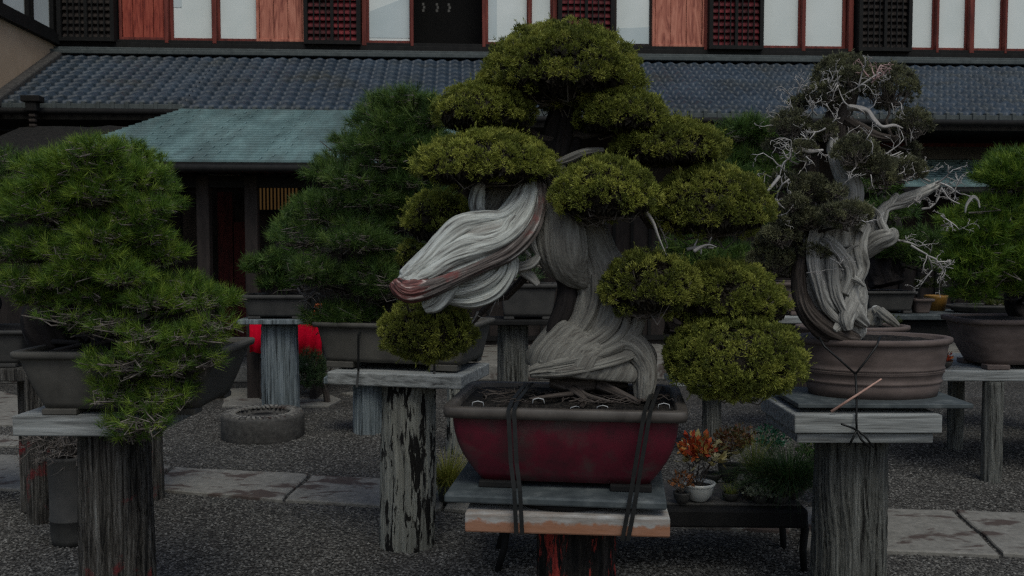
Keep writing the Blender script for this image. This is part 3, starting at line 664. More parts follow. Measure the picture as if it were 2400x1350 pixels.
# trunk and deadwood
mb=MB(); loft(mb,st((1285,380,3.14,34,.045),(1300,420,3.13,40,.055),(1334,480,3.12,52,.065),(1364,545,3.1,60,.08),(1388,610,3.09,64,.085),(1420,680,3.08,78,.09),(1418,745,3.07,91,.1),(1402,790,3.07,98,.11),(1384,822,3.06,120,.13),(1376,852,3.05,142,.14),(1372,880,3.05,138,.13)),ns=160,nl=260,g=.09,k=2.4,fl=2.2,twist=1.6,seed=2,fine=.012)
o=mb.build('trunk',M['deadgrey'],main,True)
mb=MB(); loft(mb,st((1440,800,3.02,48,.07),(1485,818,2.99,38,.055),(1511,858,2.97,29,.045),(1513,900,2.95,26,.035),(1508,940,2.94,18,.02)),ns=70,nl=110,g=.2,k=3.2,fl=2,seed=5,fine=.03); mb.build('buttress_root',M['deadgrey'],o,True)
mb=MB(); loft(mb,st((1480,800,3.06,30,.04),(1522,826,3.05,15,.03),(1524,865,3.03,14,.03),(1522,925,3.0,11,.02)),ns=40,nl=60,g=.3,k=3,fl=2,seed=15); mb.build('buttress_root',M['deadgrey'],o,True)
mb=MB(); loft(mb,st((1350,850,3.0,34,.06),(1300,862,2.98,24,.06),(1262,868,2.97,17,.04),(1240,874,2.97,10,.03)),ns=70,nl=80,g=.25,k=3,fl=3,seed=8); mb.build('buttress_root',M['deadgrey'],o,True)
mb=MB(); loft(mb,st((1250,470,3.12,22,.03),(1262,540,3.12,24,.03),(1300,610,3.1,24,.03),(1327,660,3.06,22,.03),(1326,715,3.04,24,.03),(1308,765,3.04,24,.03),(1288,815,3.05,14,.02)),ns=50,nl=120,g=.15,k=2.5,fl=3,seed=9); mb.build('live_vein',M['barkdark'],o,True)
mb=MB(); loft(mb,st((1285,455,3.06,24,.03),(1300,505,3.01,48,.045),(1312,560,2.985,62,.055),(1330,608,2.99,56,.05),(1350,642,3.01,36,.035),(1375,668,3.03,14,.02)),ns=110,nl=140,g=.12,k=2.2,fl=5,twist=4,seed=4,fine=.02); mb.build('deadwood_lobe',M['deadgrey'],o,True)
mb=MB(); loft(mb,st((1208,395,3.12,32,.035),(1192,440,3.1,44,.04),(1172,482,3.07,46,.04),(1152,515,3.04,40,.035)),ns=70,nl=90,g=.12,k=3,fl=3,seed=6); mb.build('old_stub',M['deadgrey'],o,True)
arm=MB(); loft(arm,st((1243,425,3.04,30,.035),(1238,460,3.0,40,.045),(1221,500,2.96,46,.05),(1184,540,2.93,48,.055),(1128,563,2.9,57,.06),(1075,588,2.88,59,.06),(1022,622,2.86,52,.05),(975,650,2.84,42,.045),(945,666,2.83,32,.035)),ns=160,nl=260,g=.085,k=1.9,fl=2.6,twist=.5,seed=1,fine=.008)
arm_o=arm.build('bleached_arm',M['dead'],main,True)
mb=MB(); loft(mb,st((1258,428,3.03,22,.03),(1258,480,2.98,21,.033),(1240,540,2.93,22,.036),(1195,590,2.89,21,.04),(1130,624,2.86,16,.038),(1070,650,2.83,18,.04),(1010,673,2.81,23,.042),(965,683,2.80,26,.04),(940,676,2.80,20,.035),(925,658,2.81,13,.022)),ns=80,nl=220,g=.16,k=3,fl=3,twist=.8,seed=12,fine=.04); mb.build('live_bark_strip',M['vein'],arm_o,True)
mb=MB(); loft(mb,st((1030,664,2.82,16,.03),(995,676,2.803,24,.04),(962,683,2.795,26.5,.042),(940,676,2.793,21.5,.037),(924,660,2.80,14,.026)),ns=90,nl=110,g=.12,k=3,fl=3,twist=.8,seed=12,fine=.05); mb.build('reddened_tip',M['veinred'],arm_o,True)
mb=MB()
for n_,rows in enumerate(([(1238,432,2.985,14,.02),(1216,474,2.94,18,.03),(1178,506,2.91,15,.028),(1128,516,2.88,19,.03),(1082,530,2.858,23,.035),(1040,566,2.84,22,.035),(998,612,2.82,20,.03),(960,642,2.81,14,.022),(932,662,2.81,6,.01)],
   [(1252,440,2.98,12,.02),(1240,490,2.935,13,.025),(1212,535,2.885,14,.028),(1172,566,2.86,15,.03),(1120,584,2.84,17,.03),(1062,606,2.82,17,.03),(1008,640,2.803,14,.025),(958,664,2.80,8,.015)],
   [(1222,490,2.93,10,.02),(1196,520,2.895,12,.022),(1178,545,2.87,13,.022),(1140,560,2.855,15,.026),(1090,570,2.838,19,.03),(1040,600,2.822,18,.03),(990,640,2.808,12,.02)],
   [(1176,520,2.91,9,.016),(1140,538,2.875,9,.02),(1100,546,2.858,12,.022),(1052,568,2.84,10,.02)],
   [(1240,520,2.925,6,.012),(1208,566,2.88,7,.014),(1150,604,2.85,8,.016),(1082,628,2.828,8,.016),(1020,655,2.808,7,.014)])):
    loft(mb,st(*[(x_,y_,d_+.009,w_*1.18,b_) for (x_,y_,d_,w_,b_) in rows]),ns=72,nl=170,g=.11,k=1.8,fl=7,twist=2.0,seed=50+n_,fine=.045)
mb.build('deadwood_strands',M['dead'],arm_o,True)
mb=MB(); loft(mb,st((1166,516,2.893,2,.006),(1154,525,2.885,5,.012),(1142,533,2.878,3,.008)),ns=16,nl=20,g=.1); mb.build('hollow_shade',M['barkdark'],arm_o,True)  # dark lump slightly proud of the arm, painting the shade of a hollow
mb=MB()
for n_,rows in enumerate(([(1200,588,2.93,9,.015),(1196,640,2.91,12,.02),(1162,686,2.895,15,.022),(1105,708,2.885,15,.022),(1045,704,2.88,8,.014)],
   [(1184,598,2.92,10,.015),(1172,638,2.895,11,.02),(1135,668,2.88,13,.02),(1085,684,2.87,13,.02),(1040,686,2.87,7,.012)],[(1160,606,2.91,9,.014),(1142,640,2.88,9,.016),(1106,656,2.87,10,.018),(1066,664,2.862,8,.014)])):
    loft(mb,st(*rows),ns=56,nl=110,g=.2,k=2.4,fl=5,seed=70+n_,fine=.03)
mb.build('fold_strands',M['dead'],arm_o,True)
mb=MB()
for n_,rows in enumerate(([(1302,440,3.08,10,.02),(1366,545,3.06,9,.02),(1428,625,3.04,11,.025),(1478,690,3.02,16,.03),(1496,745,3.0,18,.035),(1470,795,2.98,20,.035),(1410,828,2.955,19,.03),(1330,850,2.94,16,.025),(1252,868,2.95,8,.012)],
   [(1420,650,3.01,12,.02),(1446,710,2.99,18,.03),(1432,765,2.975,20,.03),(1384,803,2.962,18,.03),(1322,830,2.96,14,.025),(1262,850,2.97,6,.012)],
   [(1512,812,2.98,12,.02),(1462,838,2.955,15,.028),(1392,858,2.935,15,.028),(1312,874,2.93,12,.022),(1242,880,2.95,7,.012)],
   [(1392,640,3.02,11,.02),(1396,705,3.0,14,.025),(1368,768,2.99,14,.025),(1318,812,2.985,10,.02),(1282,838,2.99,5,.01)],
   [(1468,720,2.985,10,.02),(1462,772,2.97,12,.022),(1424,808,2.955,11,.02),(1360,838,2.945,9,.016)])):
    loft(mb,st(*rows),ns=64,nl=150,g=.17,k=2.3,fl=4,twist=1.2,seed=80+n_,fine=.03)
mb.build('trunk_strands',M['deadgrey'],o,True)
mb=MB(); loft(mb,st((1200,590,2.95,18,.02),(1172,620,2.93,48,.03),(1128,648,2.91,60,.04),(1075,668,2.9,52,.035),(1040,662,2.9,24,.02)),ns=110,nl=140,g=.12,k=3,fl=3,twist=3.0,seed=7,fine=.02); mb.build('hanging_fold',M['dead'],arm_o,True)
mb=MB(); loft(mb,st((1062,655,2.86,20,.02),(1040,683,2.85,25,.02),(1018,708,2.84,24,.018),(992,722,2.84,13,.012)),ns=60,nl=70,g=.15,k=3,fl=3,seed=17); mb.build('deadwood_tongue',M['dead'],arm_o,True)
mb=MB(); loft(mb,st((1128,508,2.97,12,.012),(1118,480,2.98,17,.018),(1122,445,2.99,14,.016),(1135,424,3.0,7,.01)),ns=50,nl=60,g=.3,k=3,fl=5,seed=18); mb.build('broken_stub',M['dead'],arm_o,True)
mb=MB(); loft(mb,st((1150,520,2.96,26,.03),(1118,512,2.95,20,.02),(1092,514,2.95,8,.01)),ns=40,nl=40,g=.2,k=3,fl=5,seed=28); mb.build('knot',M['dead'],arm_o,True)
mb=MB(); loft(mb,st((1255,530,2.98,11,.012),(1250,570,2.97,10,.012),(1262,598,2.97,9,.01),(1246,618,2.97,12,.012),(1215,628,2.97,10,.01),(1196,640,2.97,5,.006)),ns=40,nl=90,g=.2,k=3,fl=5,seed=19)
loft(mb,st((1232,545,2.96,4,.005),(1228,580,2.96,4,.005),(1242,600,2.96,5,.005)),ns=16,nl=30,g=.1,seed=20)
loft(mb,st((1205,625,3.0,8,.01),(1240,645,3.0,12,.012),(1262,668,3.0,7,.008)),ns=30,nl=40,g=.3,seed=21)
mb.build('hooked_deadwood',M['deadmid'],o,True)
mb=MB(); loft(mb,st((1300,385,3.04,6,.012),(1330,374,3.03,10,.016),(1370,358,3.03,9,.014),(1416,352,3.05,6,.01)),ns=50,nl=60,g=.25,seed=22); mb.build('pale_branch',M['deadgrey'],o,True)
mb=MB(); loft(mb,st((1284,440,3.14,42,.05),(1300,380,3.16,44,.055),(1318,320,3.18,40,.05),(1325,260,3.18,32,.04),(1322,200,3.17,20,.03)),ns=60,nl=80,g=.25,seed=23); mb.build('upper_trunk',M['barkdark'],o,True)
mb=MB(); loft(mb,st((1250,500,3.2,50,.04),(1230,460,3.2,55,.04),(1260,410,3.2,50,.04)),ns=40,nl=40,g=.25,seed=33); mb.build('dark_branch_base',M['bark'],o,True)
mains=[((1122,1510,56,246),3.14,.33,.95),((1012,1262,188,302),3.1,.32,1),((1342,1572,206,308),3.08,.32,1),((958,1314,302,430),3.0,.32,.8),
 ((1424,1708,272,386),3.1,.3,.9),((1286,1550,362,516),2.93,.42,.8),((1512,1815,380,562),3.05,.45,.8),((940,1120,436,584),3.2,.6,.9),((922,1010,556,648),3.25,.6,1),
 ((882,1120,692,848),3.02,.85,.9),((1400,1645,578,752),2.95,.6,.8),((1560,1830,602,770),3.05,.6,.8),((1700,1858,650,768),3.12,.6,.9),((1556,1888,730,940),2.98,.85,.85),((1548,1680,765,880),3.12,.8,.9),((1590,1735,672,790),3.04,.6,.9),((1480,1610,600,700),3.1,.6,.9),((1620,1700,770,860),3.16,.7,.9)]
br=MB()
src={0:(1322,215,3.17),1:(1310,330,3.16),2:(1322,320,3.16),3:(1260,415,3.1),4:(1310,370,3.14),5:(1300,420,3.1),6:(1340,470,3.14),7:(1262,470,3.16),8:(1265,560,3.14),9:(1240,640,3.1),10:(1400,600,3.1),11:(1400,600,3.12),12:(1560,640,3.1),13:(1540,700,3.05),14:(1540,700,3.1),15:(1540,680,3.08),16:(1440,620,3.1),17:(1600,740,3.12)}
for i,(b,d,low,dep) in enumerate(mains):
    c,r_=pxpad(*b,d,low,dep)
    juniper_pad(c,r_,'jun',main,low=low,sp=.029,per=36,slen=.0105)
    e=c-Vector((0,0,r_[2]*low*.6)); s=P(*src[i])
    br.tube(branch_path(s,e,.12,6,.03),.016,.005,7)
    for k in range(5):
        q=e+Vector((rng.uniform(-.6,.6)*r_[0],rng.uniform(-.5,.5)*r_[1],rng.uniform(0,.4)*r_[2])); br.tube(branch_path(s.lerp(e,.6),q,.18,5),.005,.0015,5)
br.build('branches',M['bark'],main,True)
j=MB()
for (a,b,c_),dr,L,r_ in (((1180,650,3.0),(-.3,0,-1),.09,.004),((1150,690,3.0),(-.6,0,-.6),.08,.004),((1610,585,3.0),(.8,-.2,.3),.09,.007),((1530,500,3.0),(.4,0,-1),.12,.004),((1540,520,3.0),(.7,0,-1),.1,.004),((1120,730,2.98),(-.3,0,-1),.06,.004)):
    j=MB(); spray(j,P(a,b,c_),dr,L,r_,1,.35); j.build('bleached_snag',M['jin'],main,True)
for pts in (((1625,590),(1645,578),(1662,574),(1680,580)),((1510,490),(1530,520),(1545,560),(1562,600))):
    j=MB(); loft(j,st(*[(x,y,2.94,5-1.3*i,.006) for i,(x,y) in enumerate(pts)]),ns=14,nl=24,g=.2,seed=31); j.build('bleached_snag',M['jin'],main,True)
# surface roots and wires in the soil
rt=MB()
for k in range(90):
    a=rng.uniform(-.9,.9); x0=MC[0]+rng.uniform(-.3,.28); y0=MC[1]+rng.uniform(-.22,.05); L=.06+.12*rng.random(); ang=rng.uniform(0,math.pi*2); path=[]
    for i in range(7):
        ang+=rng.uniform(-.5,.5); path.append((x0,y0,.975+.012*rng.random()+(.004 if i in(0,6) else .01))); x0+=math.cos(ang)*L/6; y0+=math.sin(ang)*L/6*.7
        x0=min(max(x0,MC[0]-.33),MC[0]+.33); y0=max(y0,MC[1]-.225)
    rt.tube(path,.0016+.003*rng.random()**2,.001,6)
for rows in ([(1330,905,2.98,9,.01),(1368,935,2.9,7,.008),(1362,955,2.87,5,.006)],[(1240,935,2.9,3,.006),(1300,928,2.92,6,.007),(1350,922,2.95,6,.007)],[(1400,900,2.98,12,.014),(1470,930,2.92,8,.009),(1500,945,2.88,5,.006)],[(1345,895,3,6,.008),(1372,925,2.93,7,.008),(1440,945,2.88,4,.005)],[(1290,892,3.02,16,.03),(1340,902,3.0,20,.03),(1400,898,3.02,18,.03),(1470,903,3.05,10,.02)]):
    loft(rt,st(*rows),ns=20,nl=40,g=.3,seed=rows[0][0]%17)
rt.build('surface_roots',M['bark'],main,True)
wi=MB()
for (x,y) in ((1262,938),(1350,957),(1412,955),(1120,945),(1556,950)):
    a=P(x-14,y+8,2.88);b=P(x-12,y-2,2.88);c=P(x+12,y-2,2.88);e=P(x+14,y+8,2.88); wi.tube([a,b,P(x,y-5,2.88),c,e],.0016,.0016,6)
wi.build('wire_staples',M['wire'],main,True)
for (path) in (((1240,898,3.02),(1207,938,2.88),(1198,962,2.785),(1204,1085,2.762),(1212,1150,2.745),(1217,1252,2.735)),((1540,905,3.0),(1526,940,2.86),(1517,967,2.745),(1496,1090,2.735),(1478,1200,2.725),(1465,1268,2.72))):
    for off in (-.009,.009):
        mb=MB(); ribbon(mb,[P(*q)+Vector((off,0,.0)) for q in path],.013,.003,(1,0,0)); mb.build('strap',M['strap'],main)
# ================================================================== RIGHT DEADWOOD JUNIPER
stR=post('plant_stand',X(2003,3.6),3.6,0,.744,.142,'post','weathered grey round post with two stacked grey boards under the brown oval pot',
   board=[(X(2041,3.33),3.56,.764,.515,.42,.036,0),(X(2041,3.33)+.004,3.56,.822,.555,.46,.07,0)],seed=11,group='post stands for the bonsai')
mb=MB(); ringmesh(mb,(X(2050,3.55),3.56,.8575),[(0,.15,.12),(.006,.17,.14),(.018,.17,.14)],2,closetop=True); mb.build('turntable',M['woodblack'],stR,True)
mb=MB(); mb.box((X(2050,3.5),3.56,.885),(.66,.40,.018),R(-1)); mb.build('slate_slab',M['slate'],stR,bevel=.004)
RC=(X(2050,3.6),3.6,.894)
rb=empty('juniper_bonsai',RC,'tall twisted bonsai of bleached deadwood with sparse dull foliage in brown oval pot','bonsai')
make_pot(rb,RC,.308,.205,.232,'oval',taper=.86,rim=.022,lip=.014,mat='potbrown',feet=.0,bands=(.06,.1,.108),dome=.02,curve=.01)
mb=MB(); loft(mb,st((1945,530,3.58,46,.05),(1942,580,3.56,66,.07),(1935,640,3.55,72,.08),(1945,690,3.54,74,.08),(1968,735,3.54,66,.07),(1995,770,3.52,42,.045),(2020,795,3.5,16,.02)),ns=140,nl=220,g=.26,k=2.6,fl=5,twist=-2.2,seed=41,fine=.03)
o=mb.build('trunk',M['deadmid'],rb,True)
mb=MB(); loft(mb,st((1895,560,3.55,8,.02),(1874,620,3.53,13,.035),(1872,680,3.52,16,.045),(1890,730,3.5,20,.05),(1930,768,3.49,24,.05),(1975,788,3.48,22,.04),(2015,800,3.48,14,.02)),ns=50,nl=120,g=.25,k=3,fl=4,seed=42); mb.build('live_vein',M['bark'],o,True)
dw=MB()
for rows in ([(2020,520,3.52,22,.03),(2010,580,3.5,26,.035),(2018,630,3.5,18,.03),(1995,680,3.48,16,.03),(2000,730,3.47,24,.035),(2035,765,3.47,9,.015)],
  [(1925,560,3.48,18,.02),(1965,590,3.46,16,.02),(1990,640,3.46,16,.02),(1975,690,3.46,14,.02)],
  [(2000,705,3.46,22,.02),(1985,745,3.44,18,.02),(1990,775,3.43,8,.01)],[(1975,755,3.46,18,.012),(1955,775,3.44,6,.008)],
  [(1985,650,3.46,10,.015),(2008,658,3.445,7,.01),(2026,672,3.43,2,.004)],
  [(1915,540,3.5,16,.02),(1905,600,3.48,14,.02),(1915,660,3.46,12,.02),(1935,720,3.46,10,.015),(1975,760,3.45,8,.01)],
  [(1960,560,3.5,12,.014),(1952,620,3.46,14,.016),(1960,690,3.45,12,.015),(1990,745,3.44,9,.012)],
  [(2010,540,3.46,16,.02),(2032,512,3.46,8,.01),(2040,505,3.46,6,.008)],
  [(1985,592,3.46,6,.01),(1998,580,3.45,4,.007),(2014,574,3.44,1.5,.003)],
  [(2015,600,3.54,16,.02),(2050,570,3.5,22,.025),(2085,552,3.47,20,.02),(2098,535,3.46,5,.006)],
  [(2030,600,3.55,14,.02),(2050,545,3.55,18,.02),(2062,510,3.55,16,.02),(2078,485,3.56,12,.015),(2120,470,3.58,15,.016),(2170,448,3.6,11,.012),(2205,428,3.62,7,.008)],
  [(2078,492,3.56,8,.01),(2098,462,3.56,8,.008),(2106,455,3.56,3,.004)],
  [(2085,560,3.5,10,.012),(2064,520,3.52,9,.01),(2058,500,3.52,6,.008),(2030,476,3.5,2,.003)]):
    loft(dw,st(*rows),ns=48,nl=90,g=.3,k=2.8,fl=6,twist=1.2,seed=rows[0][0]%23,fine=.03)
dw.build('deadwood',M['deadmid'],rb,True)
up=MB(); loft(up,st((1960,580,3.52,44,.05),(1968,530,3.5,36,.045),(1985,490,3.47,30,.04),(1996,455,3.45,27,.038),(1988,420,3.45,25,.036),(1968,385,3.46,20,.034),(1952,350,3.5,13,.03),(1950,310,3.54,10,.03)),ns=60,nl=90,g=.2,k=3,fl=5,seed=45); up.build('white_shank',M['deadmid'],o,True)
up=MB()
for rows in ([(1905,420,3.58,14,.02),(1905,370,3.57,16,.02),(1915,338,3.57,17,.025),(1945,335,3.57,16,.022),(1975,345,3.58,12,.02)],
  [(1962,345,3.58,30,.03),(1955,300,3.58,28,.035),(1965,260,3.58,26,.03),(1985,225,3.58,22,.03),(2010,200,3.58,10,.015)],
  [(1970,280,3.58,16,.02),(2020,305,3.57,14,.015),(2060,320,3.56,10,.012),(2110,325,3.55,6,.008)],
  [(1985,300,3.58,16,.02),(2030,350,3.58,15,.02),(2070,400,3.58,10,.012)],
  [(1925,320,3.58,10,.012),(1880,300,3.57,8,.01),(1850,305,3.56,4,.006)],
  [(2010,490,3.62,10,.012),(1980,410,3.6,12,.015),(2060,410,3.58,8,.01)],
  [(1900,420,3.57,12,.016),(1890,480,3.56,12,.014),(1900,560,3.56,12,.014)]):
    loft(up,st(*rows),ns=36,nl=60,g=.3,k=3,fl=5,seed=rows[0][1]%13)
up.build('upper_trunk',M['bark'],o,True)
rp=[(1900,2050,125,228,3.58),(2012,2152,148,252,3.6),(1878,1985,192,248,3.52),(1842,1905,218,268,3.62),(1802,1905,252,325,3.55),(2090,2188,250,325,3.56),(1785,1860,318,362,3.65),(1945,2060,312,392,3.36),(2050,2175,362,425,3.56),
    (1995,2105,356,416,3.38),(1832,1940,400,460,3.5),(1930,1990,425,470,3.36),(1780,1880,520,575,3.5),(1905,1965,275,330,3.5),(1800,1960,478,540,3.52),(1915,2050,466,530,3.34),(1745,1880,572,642,3.6),(1850,1930,520,600,3.58),(2010,2070,300,345,3.75),(1800,1870,395,450,3.55),(1850,1915,320,372,3.45),(2110,2165,330,372,3.62),(2040,2120,400,440,3.5),(1760,1830,540,600,3.62),(1960,2030,150,215,3.48),(1830,1900,445,500,3.45),(1870,1960,560,610,3.5),(1880,1960,440,480,3.62)]
bb=MB()
for i,(x0,x1,y0,y1,d) in enumerate(rp):
    c,r_=pxpad(x0,x1,y0,y1,d,.6,.8)
    juniper_pad(c,r_,'jundull',rb,low=.7,sp=.021,per=22,slen=.0115,core=False,sparse=1.1)
    near=min(((1925,338,3.57),(1965,260,3.58),(2000,205,3.58),(2060,400,3.58),(1985,425,3.6),(1895,480,3.56),(1900,560,3.56),(2090,323,3.55),(1870,300,3.57)),key=lambda q:(q[0]-(x0+x1)/2)**2+(q[1]-y1)**2)
    e=c-Vector((0,0,r_[2]*.3)); bb.tube(branch_path(P(*near),e,.1,6),.009,.003,6)
    for k in range(12):
        q=c+Vector((rng.uniform(-.9,.9)*r_[0],rng.uniform(-.7,.7)*r_[1],rng.uniform(-.3,.7)*r_[2])); bb.tube(branch_path(e,q,.25,5),.0028,.0012,5)
bb.build('branches',M['bark'],rb,True)
j=MB()
for (x,y,d),dr,L,r_,dep in (((1880,350,3.46),(-.8,-.2,-.2),.12,.006,3),((1870,385,3.46),(-1,-.1,.3),.14,.006,3),((1850,370,3.46),(-.6,0,-.8),.1,.005,3),((1835,395,3.44),(-.7,-.1,.5),.11,.005,3),((1900,345,3.45),(-.5,-.1,.6),.08,.005,3),
   ((1850,420,3.45),(-.8,0,-.7),.13,.006,1),((1885,360,3.44),(.1,0,-1),.07,.006,1),((1860,480,3.44),(-.5,0,-.6),.08,.004,3),((1840,490,3.44),(-1,0,.2),.06,.004,3),((1965,200,3.45),(-.5,-.1,-.8),.06,.005,3),((2015,215,3.44),(-.2,-.1,.9),.1,.006,3),((2010,205,3.43),(.7,-.2,.6),.1,.006,4),
   ((1990,250,3.44),(.8,0,.1),.12,.006,3),((1990,250,3.44),(-.6,0,.5),.11,.005,3),((1955,215,3.45),(-.4,0,.6),.06,.004,2),((1915,270,3.46),(-.9,0,.3),.1,.005,3),((1935,300,3.46),(-.4,0,-.8),.06,.006,2),((1910,310,3.46),(-.6,0,-.7),.07,.004,1),
   ((1960,335,3.45),(.9,0,.15),.1,.005,2),((2060,365,3.46),(.8,0,.2),.11,.005,2),((2205,430,3.6),(.5,0,-.2),.1,.007,3),((2180,425,3.58),(-.9,0,.2),.14,.006,4),((2195,430,3.58),(.8,-.2,.1),.09,.006,4),((2205,440,3.58),(.4,-.2,-.7),.1,.007,3),((2225,455,3.58),(.6,0,-.3),.09,.005,3),
   ((2150,460,3.55),(.4,0,-1),.07,.007,2),((2160,490,3.54),(.9,0,-.4),.14,.007,4),((2205,505,3.54),(.9,0,-.45),.09,.005,4),((2095,560,3.48),(.8,0,-.5),.12,.007,3),((2135,575,3.46),(.75,-.1,-.6),.14,.007,4),((2175,600,3.44),(.8,0,-.5),.12,.006,4),((2195,615,3.44),(.9,0,.2),.08,.005,2),
   ((1935,560,3.42),(.6,-.1,-.9),.1,.006,1),((1945,605,3.4),(.6,0,-.3),.07,.004,3),((1890,640,3.42),(.7,0,.1),.07,.004,3),((2000,530,3.42),(-.5,0,.4),.08,.004,4),((2010,525,3.42),(.4,0,.5),.08,.003,4),((1970,480,3.42),(.2,0,.7),.07,.003,4)):
    spray(j,P(x,y,d),dr,L,r_*.72,dep,.5)
loft(j,st((1985,250,3.46,7,.01),(2030,258,3.46,6,.008),(2048,280,3.45,6,.007),(2068,297,3.44,4,.006),(2095,294,3.44,3.5,.005),(2117,301,3.43,1,.002)),ns=16,nl=50,g=.25,seed=3)
loft(j,st((2048,345,3.46,3,.004),(2062,362,3.45,4,.005),(2085,366,3.44,2.6,.004),(2112,355,3.44,1,.002)),ns=14,nl=40,g=.25,seed=4)
loft(j,st((1828,412,3.44,4.5,.006),(1806,440,3.43,3.8,.005),(1778,464,3.42,1.5,.003)),ns=14,nl=40,g=.25,seed=5)
loft(j,st((1868,345,3.44,3,.005),(1895,354,3.43,5,.006),(1930,352,3.43,3,.005)),ns=14,nl=40,g=.25,seed=6)
j.build('bleached_twigs',M['jin'],rb,True)
j=MB()
for k in range(46):
    ang=rng.uniform(0,2*math.pi); b_=rp[int(rng.integers(0,len(rp)))]; x=(b_[0]+b_[1])/2+math.cos(ang)*(b_[1]-b_[0])*.42; y=(b_[2]+b_[3])/2+math.sin(ang)*(b_[3]-b_[2])*.4
    j=MB(); spray(j,P(x,y,b_[4]-.1),(math.cos(ang),-.2,-math.sin(ang)*.8+.2),.06,.0022,2,.5); j.build('bleached_twig',M['jin'],rb,True)
j=MB()
for k in range(5): spray(j,P(2040+rng.uniform(-12,16),190+rng.uniform(-10,6),3.42),(rng.uniform(-.6,.6),0,1),.06,.004,3,.5)
j.build('pinkish_twigs',M['jinred'],rb,True)
cd=MB()
for pts in (((1920,790,3.42),(1932,812,3.385),(1970,845,3.38),(2005,877,3.37)),((2062,790,3.42),(2055,810,3.385),(2030,845,3.38),(2005,877,3.37)),((2005,877,3.37),(2008,930,3.345),(2007,985,3.31),(2008,1008,3.315)),((2008,1008,3.31),(1996,1002,3.3),(1972,994,3.29)),((2008,1008,3.31),(2025,1020,3.3),(2048,1048,3.29)),((2008,1008,3.31),(2000,1025,3.31),(1990,1045,3.31)),((2008,1008,3.31),(2018,1030,3.3),(2040,1050,3.3))):
    cd.tube(tp(*pts),.0042,.0042,6)
cd.build('tie_cord',M['strap'],rb,True)
mb=MB(); mb.tube([P(1948,965,3.335),P(2005,928,3.33),P(2066,888,3.325)],.0058,.003,8); tag(mb.build('bamboo_stick',M['pencilwood'],None,True),'thin pinkish bamboo stick leaning across the brown oval pot','stick')
# ================================================================== PINES
LOWN=[1.0]
def pines(name,label,cat,cen,rows,d0,dep,pw,ph,pal,nl,n,per,trunk,w=.0022,group=None,barkm='barkdark',twigs=24,pot=None,extra=(),trad=.03,fill=0):
    root=empty(name,cen,label,cat,group)
    if pot: make_pot(root,cen,**pot)
    mb=MB()
    if trunk: loft(mb,st(*trunk),ns=48,nl=90,g=.35,k=3,fl=7,seed=trunk[0][0]%19,fine=.08)
    pads=[]
    for (py,x0,x1) in rows:
        k=max(1,int(round((x1-x0)/(pw*1.05)))); xm=(x0+x1)/2; hw=max((x1-x0)/2,1)
        for i in range(k):
            px=x0+(x1-x0)*(i+.5)/k+rng.uniform(-.12,.12)*pw; e=(px-xm)/(hw*1.1)
            d=d0-dep*math.sqrt(max(0,1-e*e))*rng.uniform(.75,1.05); pads.append((px,py+rng.uniform(-.42,.42)*ph,d))
        if k>2:
            for i in range(k-1): pads.append((x0+(x1-x0)*(i+1)/k,py,d0+dep*.2))
    pads+=list(extra)
    for i in range(fill):
        r0=int(rng.integers(0,len(rows)-1)); u_=rng.random(); py=rows[r0][0]*(1-u_)+rows[r0+1][0]*u_; x0=rows[r0][1]*(1-u_)+rows[r0+1][1]*u_; x1=rows[r0][2]*(1-u_)+rows[r0+1][2]*u_; px=x0+(x1-x0)*rng.random(); e=(px-(x0+x1)/2)/((x1-x0)/2*1.1)
        pads.append((px,py,d0-dep*math.sqrt(max(0,1-e*e))*.95))
    for (px,py,d) in pads:
        c=P(px,py,d); s=rng.uniform(.85,1.15)
        pine_pad(c,(pw/2*d/F*s*1.1,pw/2*d/F*s,ph/2*d/F*s),pal,root,n=int(n*(LOWN[0] if py>730 else 1)),nl=nl,per=per,w=w,twigs=twigs,twr=.003 if w<.003 else .005)
        if trunk:
            t=min(trunk,key=lambda q:abs(q[1]-py-20)); mb.tube(branch_path(P(*t[:3]),c-Vector((0,0,ph/3*d/F)),.12,6),trad*.45,.004,6)
    if mb.v: mb.build('trunk',M[barkm],root,True)
    return root
# left pine
LOWN[0]=.36
LC=(X(262,3.45)+.0,3.5,.9)
post('plant_stand',X(262,3.42),3.42,0,.79,.128,'postdark','brown streaked round post under a grey board at the lower left',board=[(X(184,3.24)+.0,3.46,.832,.51,.44,.075,R(-1.5))],seed=21,group='post stands for the bonsai')
PC=(X(253,3.2),3.47,.87)
pines('pine_bonsai','bushy bright green pine bonsai in grey rectangular pot, nearest on the left','bonsai',PC,
 [(362,120,300),(395,75,345),(438,35,375),(485,15,395),(548,0,420),(610,-30,445),(668,-20,480),(722,20,530),(775,150,545),(830,190,510),(885,215,470),(940,240,450),(985,270,380)],3.5,.42,115,56,'pineb',.042,88,28,
 [(150,815,3.5,55,.06),(110,740,3.5,62,.07),(190,680,3.62,50,.06),(260,600,3.6,42,.05),(200,500,3.6,30,.04),(215,400,3.6,18,.02)],w=.0017,
 pot=dict(hx=.378,hy=.27,h=.238,kind='rect',taper=.8,rim=.024,lip=.02,mat='potgrey',feet=.022,curve=.01,dome=.03),extra=((320,1015,3.2),(300,990,3.18),(450,790,3.12),(500,765,3.14),(455,850,3.12),(400,860,3.12),(360,945,3.12),(340,820,3.12),(260,930,3.15),(60,480,3.6),(200,440,3.4),(300,480,3.4),(230,350,3.45),(310,395,3.5),(110,420,3.4)),twigs=52,fill=16)
